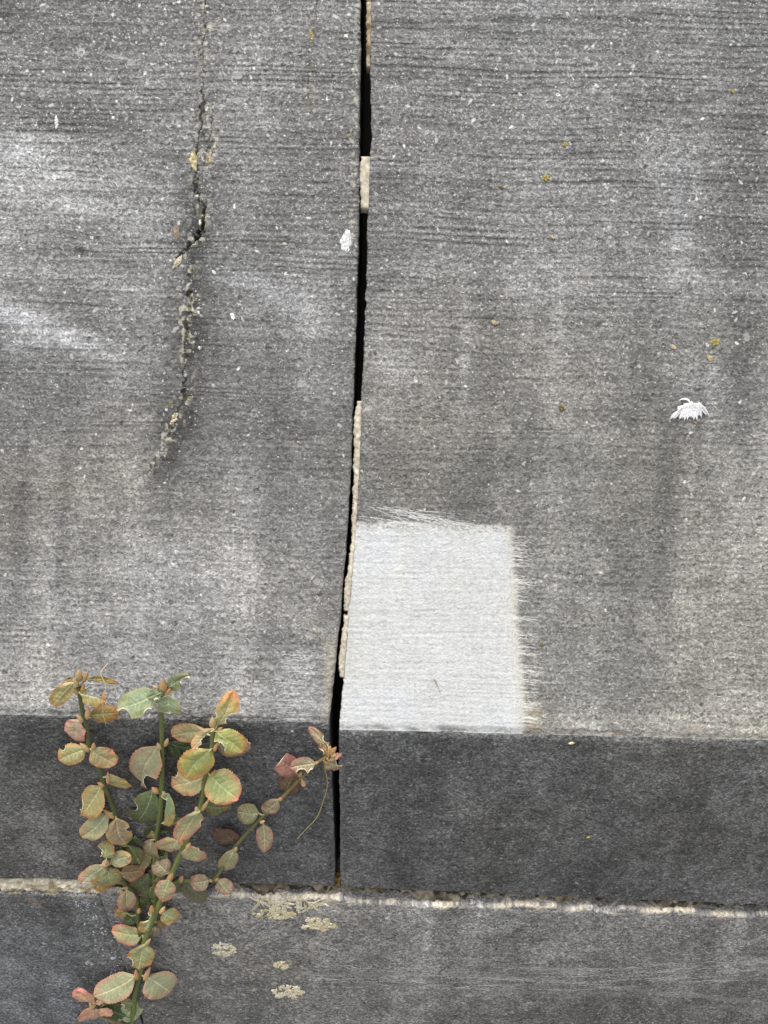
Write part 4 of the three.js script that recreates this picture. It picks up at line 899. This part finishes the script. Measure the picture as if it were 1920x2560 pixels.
  const g = gridGeo(nt + 1, ns + 1, P, C, null, (j) => !(thin[j] && thin[j + 1] && j > 4));
  g.deleteAttribute('uv');
  const parts = [g];
  const S = new THREE.Vector3(...stemPoint), gap = S.distanceTo(A);
  if (gap > 0.4 && gap < 11) { // leaf stalk
    const mid = S.clone().lerp(A, 0.5).addScaledVector(nor, 0.2 * gap), end = A.clone().addScaledVector(ax, L * 0.05).addScaledVector(nor, -0.25);
    parts.push(tubeGeo([S.toArray(), mid.toArray(), A.clone().addScaledVector(nor, -0.25).toArray(), end.toArray()], (t) => 0.62 - 0.22 * t, 10, 7, () => mix3(pal[3], pal[0], 0.45)));
  }
  return mergeGeometries(parts);
}
function budGeo(base, tip, w, seed) { // pointed winter bud of overlapping scales
  const A = new THREE.Vector3(...base), B = new THREE.Vector3(...tip), ax = B.clone().sub(A), L = ax.length(); ax.normalize();
  const e1 = ax.clone().cross(new THREE.Vector3(0.2, 0.1, 1)).normalize(), e2 = ax.clone().cross(e1), nr = 22, nc = 19, r = rng(seed);
  const P = new Float32Array(nr * nc * 3), C = new Float32Array(nr * nc * 3), base0 = lin(['#b08e5c', '#bd9f70', '#a5905c'][seed % 3]), tipc = lin(['#b88468', '#ab7350', '#c8ab80'][(seed >> 1) % 3]), edge = lin('#d9b98a');
  const spin = r() * 6;
  for (let j = 0; j < nr; j++) for (let i = 0; i < nc; i++) {
    const t = j / (nr - 1), a = (i / (nc - 1)) * Math.PI * 2, row = t * 4.2 + 0.28 * Math.cos(2 * a + spin), fr = row % 1;
    const rr = (w / 2) * Math.pow(Math.sin(Math.PI * Math.pow(clamp(t, 0.015, 0.995), 0.72)), 0.85) * (0.86 + 0.2 * (1 - fr)) + 0.05;
    const k = (j * nc + i) * 3;
    for (let q = 0; q < 3; q++) P[k + q] = A.getComponent(q) + ax.getComponent(q) * L * t + (e1.getComponent(q) * Math.cos(a) + e2.getComponent(q) * Math.sin(a)) * rr;
    let c = mix3(base0, tipc, smooth(0.4, 1, t) * 0.8 + 0.2 * N(t * 6, a * 2 + seed, 3)); c = mix3(c, edge, smooth(0.75, 0.98, fr) * 0.7); c = mix3(c, lin('#6a5a34'), smooth(0.15, 0, t) * 0.6);
    C.set(c, k);
  }
  return gridGeo(nr, nc, P, C);
}
{
  const plant = thing('creeper', 'creeper with nibbled green, yellow and pink leaves rising from the lower stones', 'plant');
  const leafMat = new THREE.MeshStandardMaterial({ vertexColors: true, roughness: 0.46, side: THREE.DoubleSide });
  const stemMat = new THREE.MeshStandardMaterial({ vertexColors: true, roughness: 0.6 });
  const budMat = new THREE.MeshStandardMaterial({ vertexColors: true, roughness: 0.62, side: THREE.DoubleSide });
  const toM = (g) => g.scale(0.001, 0.001, 0.001);
  const stems = {}, pts = {};
  const low = { A: '#50552f', B: '#5c6634', C: '#5f6c3a', D: '#56663a', E: '#5c6236', F: '#6a5a3a' }, high = { A: '#565a38', B: '#667040', C: '#6a743f', D: '#7d6c44', E: '#6a6a40', F: '#7d6a44' };
  for (const s of STEMS) {
    const c = new THREE.CatmullRomCurve3(s.at.map((p) => new THREE.Vector3(...p)));
    pts[s.key] = c.getSpacedPoints(160);
    const a = lin(low[s.key]), b = lin(high[s.key]), n = s.at.length - 1;
    const g = tubeGeo(s.at, (t) => s.radius * (0.82 + 0.28 * t) * (1 + 0.13 * Math.max(0, Math.cos(t * n * Math.PI * 2)) ** 6 + 0.06 * (N(t * 60, 3, 2) - 0.5)), 150, 14,
      (t, an) => { const m = 0.85 + 0.3 * N(t * 45, an * 1.5, 4) , st = 0.9 + 0.2 * N(an * 4, t * 8, 6); return mix3(b, a, t).map((v) => v * m * st); });
    stems[s.key] = mesh('stem', toM(g), stemMat, plant);
  }
  const nearest = (key, p) => { let best = 1e9, o = null; const v = new THREE.Vector3(...p); for (const q of pts[key]) { const d = q.distanceTo(v); if (d < best) { best = d; o = q; } } return o.toArray(); };
  LEAVES.forEach(([key, pal, a, b, w, bites], i) => mesh('leaf', toM(leafGeo(a, b, w, PAL[pal], bites, 900 + i * 7, nearest(key, a))), leafMat, stems[key]));
  BUDS.forEach(([key, a, b, w], i) => mesh('bud', toM(budGeo(a, b, w, 40 + i)), budMat, stems[key]));
}

// ------------------------------------------------------------------ dry stalks and rootlets
const strawMat = new THREE.MeshStandardMaterial({ vertexColors: true, roughness: 0.8 });
function straw(name, label, category, points, r0, hexA, hexB) {
  const a = lin(hexA), b = lin(hexB);
  tag(mesh(name, tubeGeo(points, (t) => r0 * (1 - 0.45 * t) * (0.9 + 0.2 * N(t * 20, 1, 2)), 60, 7, (t) => mix3(a, b, t)), strawMat), label, category);
}
const mmP = (l) => l.map((p) => p.map((v) => v / 1000));
straw('dry_stalk', 'thin straw coloured stalk hanging over the topmost leaves of the left stem', 'dry stalk', mmP([[-143.7, 63.5, 20], [-146.9, 59.9, 24], [-144.7, 52.7, 26], [-146.9, 45.9, 27], [-149.3, 34, 25.5], [-150.3, 22.2, 23]]), 0.00033, '#b9a888', '#cdb05a');
straw('dry_stalk', 'long thin tan stalk hanging down the dark face below the tip of the arching stem', 'dry stalk', mmP([[-30.5, -10.5, 12], [-31.2, -14, 13], [-29.9, -36.4, 10], [-32.9, -55.7, 6], [-37.7, -74.2, 4], [-44, -86, 2.2], [-50.6, -98, 0.8]]), 0.00034, '#8f6f3e', '#c9bd80');
straw('dry_stalk', 'short tan thread looped over the leaf tuft at the joint', 'dry stalk', mmP([[-29.2, 2.6, 15], [-28.1, 0.9, 17], [-28.5, -5.4, 17.5], [-28.5, -14.7, 15]]), 0.0003, '#c79a62', '#b98a52');
const slopeP = (l, h) => l.map(([x, s], i) => onSlope(x, s, h + (i % 2) * 0.0006));
straw('dry_stalk', 'bent pale thread lying on the sloped stone left of the joint, beside the patch', 'dry stalk', slopeP([[-0.0422, 0.063], [-0.0425, 0.0607], [-0.0372, 0.0552], [-0.0331, 0.0511], [-0.0323, 0.0553]], 0.0026), 0.00016, '#b3a68a', '#a8845e');
straw('dry_needle', 'small brown needle lying on the pale rubbed patch', 'needle', slopeP([[0.0317, 0.0305], [0.0324, 0.0295], [0.0335, 0.0272], [0.0352, 0.0234]], 0.0003), 0.0003, '#9b8a70', '#a08e76');
straw('dry_rootlet', 'tiny reddish rootlet curling on the bluish stone below the pale mortar', 'rootlet', [[-0.2365, -0.1652, 0.0006], [-0.2364, -0.1699, 0.0014], [-0.2319, -0.1746, 0.001], [-0.2263, -0.1809, 0.0005]], 0.00026, '#96623c', '#7d6a58');

// ------------------------------------------------------------------ feather, droppings, lichen
{
  const f = thing('down_feather', 'small fluffy white down feather lying on the sloped stone right of the patch', 'feather', onSlope(0.1797, 0.193, 0.0021));
  const O = onSlope(0.1797, 0.193, 0.0021), W = (x, s, h) => { const p = onSlope(x, s, h); return [p[0] - O[0], p[1] - O[1], p[2] - O[2]]; };
  const white = new THREE.MeshStandardMaterial({ color: new THREE.Color().setRGB(0.86, 0.87, 0.9), roughness: 0.8, side: THREE.DoubleSide });
  const shaft = new THREE.CatmullRomCurve3([[0.1872, 0.193], [0.1845, 0.1946], [0.181, 0.1952], [0.1775, 0.1946], [0.174, 0.1932], [0.1708, 0.1908]].map(([x, s], i) => new THREE.Vector3(x, s, 0.0016 + 0.0006 * Math.sin(i))));
  mesh('shaft', tubeGeo(shaft.getPoints(14).map((p) => W(p.x, p.y, p.z + 0.0017)), (t) => 0.00028 * (1 - 0.6 * t), 30, 6), white, f);
  const barbs = [], r = rng(31);
  mesh('down', crustGeo((u, v, z) => W(0.179 + u, 0.1918 + v + 0.12 * u, z - 0.0003), 0.0066, 0.0044, 0, 88, [[0.86, 0.87, 0.89], [0.78, 0.79, 0.82]], 0.0019, 0, 0.6), new THREE.MeshStandardMaterial({ vertexColors: true, roughness: 0.9 }), f);
  for (let k = 0; k < 17; k++) { // wisps whose barbs draw together to a point
    const t0 = 0.03 + (k / 16) * 0.95, an = -0.95 - 1.35 * t0 + 0.3 * (r() - 0.5), up = k % 5 === 3, L = (up ? 0.0024 : 0.0066 + 0.0028 * r()) * (0.62 + 0.38 * Math.sin(Math.PI * t0)), p0 = shaft.getPoint(t0), a2 = up ? an + 2.9 : an;
    const tx = p0.x + Math.cos(a2) * L, ty = p0.y + Math.sin(a2) * L;
    for (let m = 0; m < 20; m++) {
      const p = shaft.getPoint(clamp(t0 + (r() - 0.5) * 0.16)), bow = (r() - 0.5) * 0.0016, z0 = 0.0006 + 0.0016 * r(), f = 0.72 + 0.33 * r(), q = [];
      for (let j = 0; j <= 5; j++) { const u = (j / 5) * f, w = Math.sin(Math.PI * u) * bow; q.push(W(mix(p.x, tx, u) + w, mix(p.y, ty, u) - w * 0.3 + (r() - 0.5) * 0.0001, z0 * (1 - 0.7 * u) + 0.0004)); }
      barbs.push(tubeGeo(q, (v) => 0.00024 * (1 - 0.75 * v), 8, 4));
    }
  }
  for (let k = 0; k < 14; k++) { // the curl on top
    const q = [], o = r() * 0.0008;
    for (let j = 0; j <= 6; j++) { const u = j / 6; q.push(W(0.1786 - 0.0062 * u + 0.001 * Math.sin(u * 5) + o * u, 0.1952 + 0.0028 * Math.sin(u * 2.6) + o, 0.0014 + 0.0006 * u + (r() - 0.5) * 0.0003)); }
    barbs.push(tubeGeo(q, (v) => 0.00022 * (1 - 0.6 * v), 8, 4));
  }
  mesh('vane', mergeGeometries(barbs), white, f);
}
// a thin crust with a ragged outline, raised on the stone; place(u, v, h) puts it there
function crustGeo(place, a, b, ang, seed, colours, h, ring = 0, rag = 0.5) {
  const nr = 12, nc = 41, P = new Float32Array(nr * nc * 3), C = new Float32Array(nr * nc * 3), ca = Math.cos(ang), sa = Math.sin(ang);
  for (let j = 0; j < nr; j++) for (let i = 0; i < nc; i++) {
    const t = j / (nr - 1), th = ((i % (nc - 1)) / (nc - 1)) * Math.PI * 2, x = Math.cos(th), y = Math.sin(th);
    const out = 1 + rag * (F3(x * 2.2 + seed, y * 2.2 + seed * 1.7, 5) - 0.5) * 2 + rag * 0.5 * (N(x * 7 + seed, y * 7, 6) - 0.5), u = x * t * a * out, v = y * t * b * out;
    let z = h * (0.25 + 0.75 * Math.sqrt(1 - t * t)) * (0.45 + 1.1 * N(u * 1500 + seed, v * 1500, 7));
    if (ring) z *= 1 - 0.75 * smooth(0.55, 0.25, t);
    if (j === nr - 1) z = -0.0004;
    const k = (j * nc + i) * 3, p = place(u * ca - v * sa, u * sa + v * ca, z);
    P.set(p, k);
    let c = mix3(colours[0], colours[1], smooth(0.35, 0.65, N(u * 900 + seed * 3, v * 900, 8))); if (ring) c = mix3(c, colours[1], smooth(0.6, 0.3, t));
    const m = 0.75 + 0.5 * N(u * 2600, v * 2600 + seed, 9);
    C.set(c.map((q) => q * m), k);
  }
  return gridGeo(nr, nc, P, C);
}
const crustMat = new THREE.MeshStandardMaterial({ vertexColors: true, roughness: 0.95, side: THREE.DoubleSide });
const lichenTones = { yellow: ['#a89a55', '#7d723e'], bright: ['#aca050', '#8c8040'], olive: ['#857a40', '#5c5632'], tan: ['#b0a188', '#8f826a'], orange: ['#8a7650', '#6f5e40'], pale: ['#dad4c2', '#bdb6a0'], crust: ['#dcd5bd', '#bfb594'] };
function crust(name, category, label, slope, x, s, a, b, ang, tone, h, ring, group) {
  const place = slope ? (u, v, z) => onSlope(x + u, s + v, z + slope) : (u, v, z) => [x + u, s + v, z + 0.0016];
  const seed = Math.round(Math.abs(x * 1e4) + Math.abs(s * 1e4)) % 997;
  return tag(mesh(name, crustGeo(place, a, b, ang, seed, tone.map(lin), h, ring, name === 'lichen_spot' ? 0.85 : 0.5), crustMat), label, category, group);
}
const L = lichenTones, LG = 'small lichen spots on the sloped stones';
const RIGHT = -0.0005, LEFT = 0.0019;   // heights of the two sloped tops
for (const [label, left, x, s, a, tone, ring] of [
  ['largest yellow lichen rosette on the upper right stone, midway between joint and corner', 0, 0.0913, 0.3283, 0.0019, 'yellow', 1],
  ['small bright yellow lichen dot just above the larger rosette on the upper right stone', 0, 0.1022, 0.3486, 0.0012, 'bright', 0],
  ['yellow lichen dot nearest the top right corner of the photo', 0, 0.2017, 0.383, 0.0011, 'bright', 0],
  ['small orange brown lichen spot left of the yellow rosette on the upper right stone', 0, 0.0648, 0.3224, 0.0012, 'orange', 0],
  ['pale yellowish lichen spot below the yellow rosette on the upper right stone', 0, 0.0961, 0.2928, 0.0011, 'tan', 0],
  ['round ringed yellow lichen above the white feather', 0, 0.1939, 0.2328, 0.0021, 'yellow', 1],
  ['cream tan lichen spot between the ringed yellow lichen and the white feather', 0, 0.1905, 0.2232, 0.0019, 'tan', 0],
  ['elongated pale lichen smear alone above the middle of the right stone', 0, 0.0628, 0.2412, 0.0019, 'tan', 0],
  ['faint tan lichen smear left of the ringed yellow lichen', 0, 0.1689, 0.2291, 0.0016, 'tan', 0],
  ['dull olive ringed lichen spot between the patch and the feather, on the right stone', 0, 0.1041, 0.1917, 0.0014, 'olive', 1],
  ['tiny orange lichen dot just under the white feather', 0, 0.1829, 0.1844, 0.0009, 'orange', 0],
  ['tiny olive yellow lichen dot beside the lower right bristle marks of the patch', 0, 0.095, 0.0515, 0.001, 'olive', 0],
  ['tall ochre lichen patch on the thin crack near the top, left of the joint', 1, -0.0504, 0.4085, 0.0016, 'yellow', 0],
  ['tiny yellow lichen dot by the joint, above the white dropping and the mortar block', 1, -0.0261, 0.3498, 0.001, 'bright', 0],
  ['brown olive lichen spot left of the large white dropping', 1, -0.0413, 0.3011, 0.0016, 'olive', 0],
  ['tiny yellow lichen dot touching the foot of the large white dropping', 1, -0.0286, 0.2804, 0.001, 'bright', 0],
  ['yellow green lichen at the bottom end of the wide crack', 1, -0.127, 0.1882, 0.0018, 'olive', 0],
]) crust('lichen_spot', 'lichen', label, left ? LEFT : RIGHT, x, s, a * (label.startsWith('elong') ? 1.4 : 1), a * (label.startsWith('tall') ? 2.4 : label.startsWith('elong') ? 0.6 : 1), 0, L[tone], 0.0003, ring, LG);
for (const [label, x, y, a, b, tone] of [
  ['largest cream lichen crust near the top of the lower stone, right of the creeper', -0.0694, -0.1765, 0.0115, 0.0046, 'crust'],
  ['cream lichen crust on the lower stone just below the foot of the vertical joint', -0.038, -0.188, 0.01, 0.0055, 'crust'],
  ['long cream crust hugging the worn top edge of the lower stone left of the joint', -0.055, -0.166, 0.024, 0.003, 'pale'],
  ['roundish faint lichen crust on the lower stone, the one closest to the creeper stem', -0.107, -0.2205, 0.0065, 0.006, 'pale'],
  ['lowest pale lichen crust on the lower stone, near the bottom edge of the photo', -0.0624, -0.2727, 0.011, 0.0062, 'pale'],
  ['smallest cream lichen crust on the lower stone, directly above the lowest one', -0.0657, -0.238, 0.0045, 0.0034, 'crust'],
]) {
  const root = thing('lichen_crust', label, 'lichen', [x, y, 0], 'lichen crusts on the lower stone'), r = rng(Math.round(-x * 1e5));
  for (let k = 0; k < 34; k++) {
    const an = r() * 6.283, ra = Math.sqrt(r()) * 1.25, u = Math.cos(an) * ra * a, v = Math.sin(an) * ra * b, q = 0.1 + 0.28 * r() ** 2;
    mesh('crust_lobe', crustGeo((p, w, z) => [u + p, v + w, z + 0.0017], a * q, Math.max(0.001, b * q * 1.2), r() * 3, k * 13 + 5, [lin(L[tone][k % 3 ? 0 : 1]), lin(k % 4 ? L[tone][1] : '#ab9f74')], 0.00035, 0, 1.0), crustMat, root);
  }
}
crust('lichen_spot', 'lichen', 'tiny white and yellow fluff high on the dark front face under the patch corner', 0, 0.1142, -0.0073, 0.0017, 0.0006, 0.2, ['#d6d2b8', '#a89c5c'], 0.0006, 0, 'specks on the dark front face').position.z = -0.0014;
crust('lichen_spot', 'lichen', 'tiny yellow fleck in the middle of the dark front face right of the joint', 0, 0.136, -0.091, 0.001, 0.0006, 0.4, ['#a89a48', '#8a7d3c'], 0.0005, 0, 'specks on the dark front face').position.z = -0.0014;

const DROP = ['#e2e4e4', '#b9bcbc'];
{
  const root = thing('bird_dropping', 'large white bird dropping on the cracked stone, close to the joint below the mortar block', 'dropping', onSlope(-0.0263, 0.287, LEFT), 'white droppings on the cracked stone');
  const pl = (x, s) => (u, v, z) => { const p = onSlope(x + u, s + v, z); return p; };
  mesh('main_splash', crustGeo(pl(0, 0), 0.0034, 0.0068, -0.12, 71, DROP.map(lin), 0.0007, 0, 0.3), crustMat, root);
  mesh('lower_splash', crustGeo(pl(0.0007, -0.0053), 0.0019, 0.0017, 0, 72, DROP.map(lin), 0.0006, 1, 0.2), crustMat, root);
  mesh('upper_streak', crustGeo(pl(0.0018, 0.0068), 0.0015, 0.0042, -0.4, 73, ['#a7a9a8', '#7f8180'].map(lin), 0.0003, 0, 0.6), crustMat, root);
}
crust('bird_dropping', 'dropping', 'white double fleck right of the crack, below the pale diagonal smear', LEFT, -0.0919, 0.2405, 0.0014, 0.0022, 0.3, DROP, 0.0006, 0, 'white droppings on the cracked stone');
crust('bird_dropping', 'dropping', 'small white fleck touching the lower part of the wide crack', LEFT, -0.111, 0.2215, 0.0014, 0.0012, 0.3, DROP, 0.0006, 0, 'white droppings on the cracked stone');
crust('bird_dropping', 'dropping', 'white tadpole shaped fleck high on the cracked stone near the photo\'s left edge', LEFT, -0.1993, 0.353, 0.0012, 0.0042, 0.12, DROP, 0.0006, 0, 'white droppings on the cracked stone');
crust('bird_dropping', 'dropping', 'slim white fleck right of the black opening of the crack', LEFT, -0.0928, 0.3052, 0.0007, 0.0018, 0.05, DROP, 0.0006, 0, 'white droppings on the cracked stone');
// chips of pale stone along the wide crack
for (const [label, x, s, a, b, ang, c] of [
  ['cream stone chip on the upper spalled stretch of the crack', -0.1178, 0.3325, 0.0022, 0.0062, 0.1, ['#cfc6a6', '#a29468']],
  ['pale stone chip at the lower left end of the black crack opening', -0.1256, 0.2715, 0.0017, 0.0042, -0.55, ['#d0c9b4', '#a89f8a']],
  ['small white chip inside the black crack opening', -0.1128, 0.2955, 0.0007, 0.0018, 0.1, ['#d8d6cc', '#b0aa9a']],
  ['brownish pink crumbled chip left of the black crack opening', -0.1265, 0.2895, 0.0017, 0.0045, 0.1, ['#8f8070', '#74675a']],
  ['cream stone chip at the very bottom end of the wide crack', -0.1246, 0.1795, 0.0017, 0.0036, -0.45, ['#c4bca2', '#94886a']],
  ['crumbly tan chip right of the upper spalled stretch of the crack', -0.1088, 0.3335, 0.002, 0.0045, -0.3, ['#a59a84', '#7a6f58']],
]) crust('stone_chip', 'stone chip', label, LEFT, x, s, a, b, ang, c, 0.0008, 0, 'pale chips along the crack');

renderer.render(scene, camera);
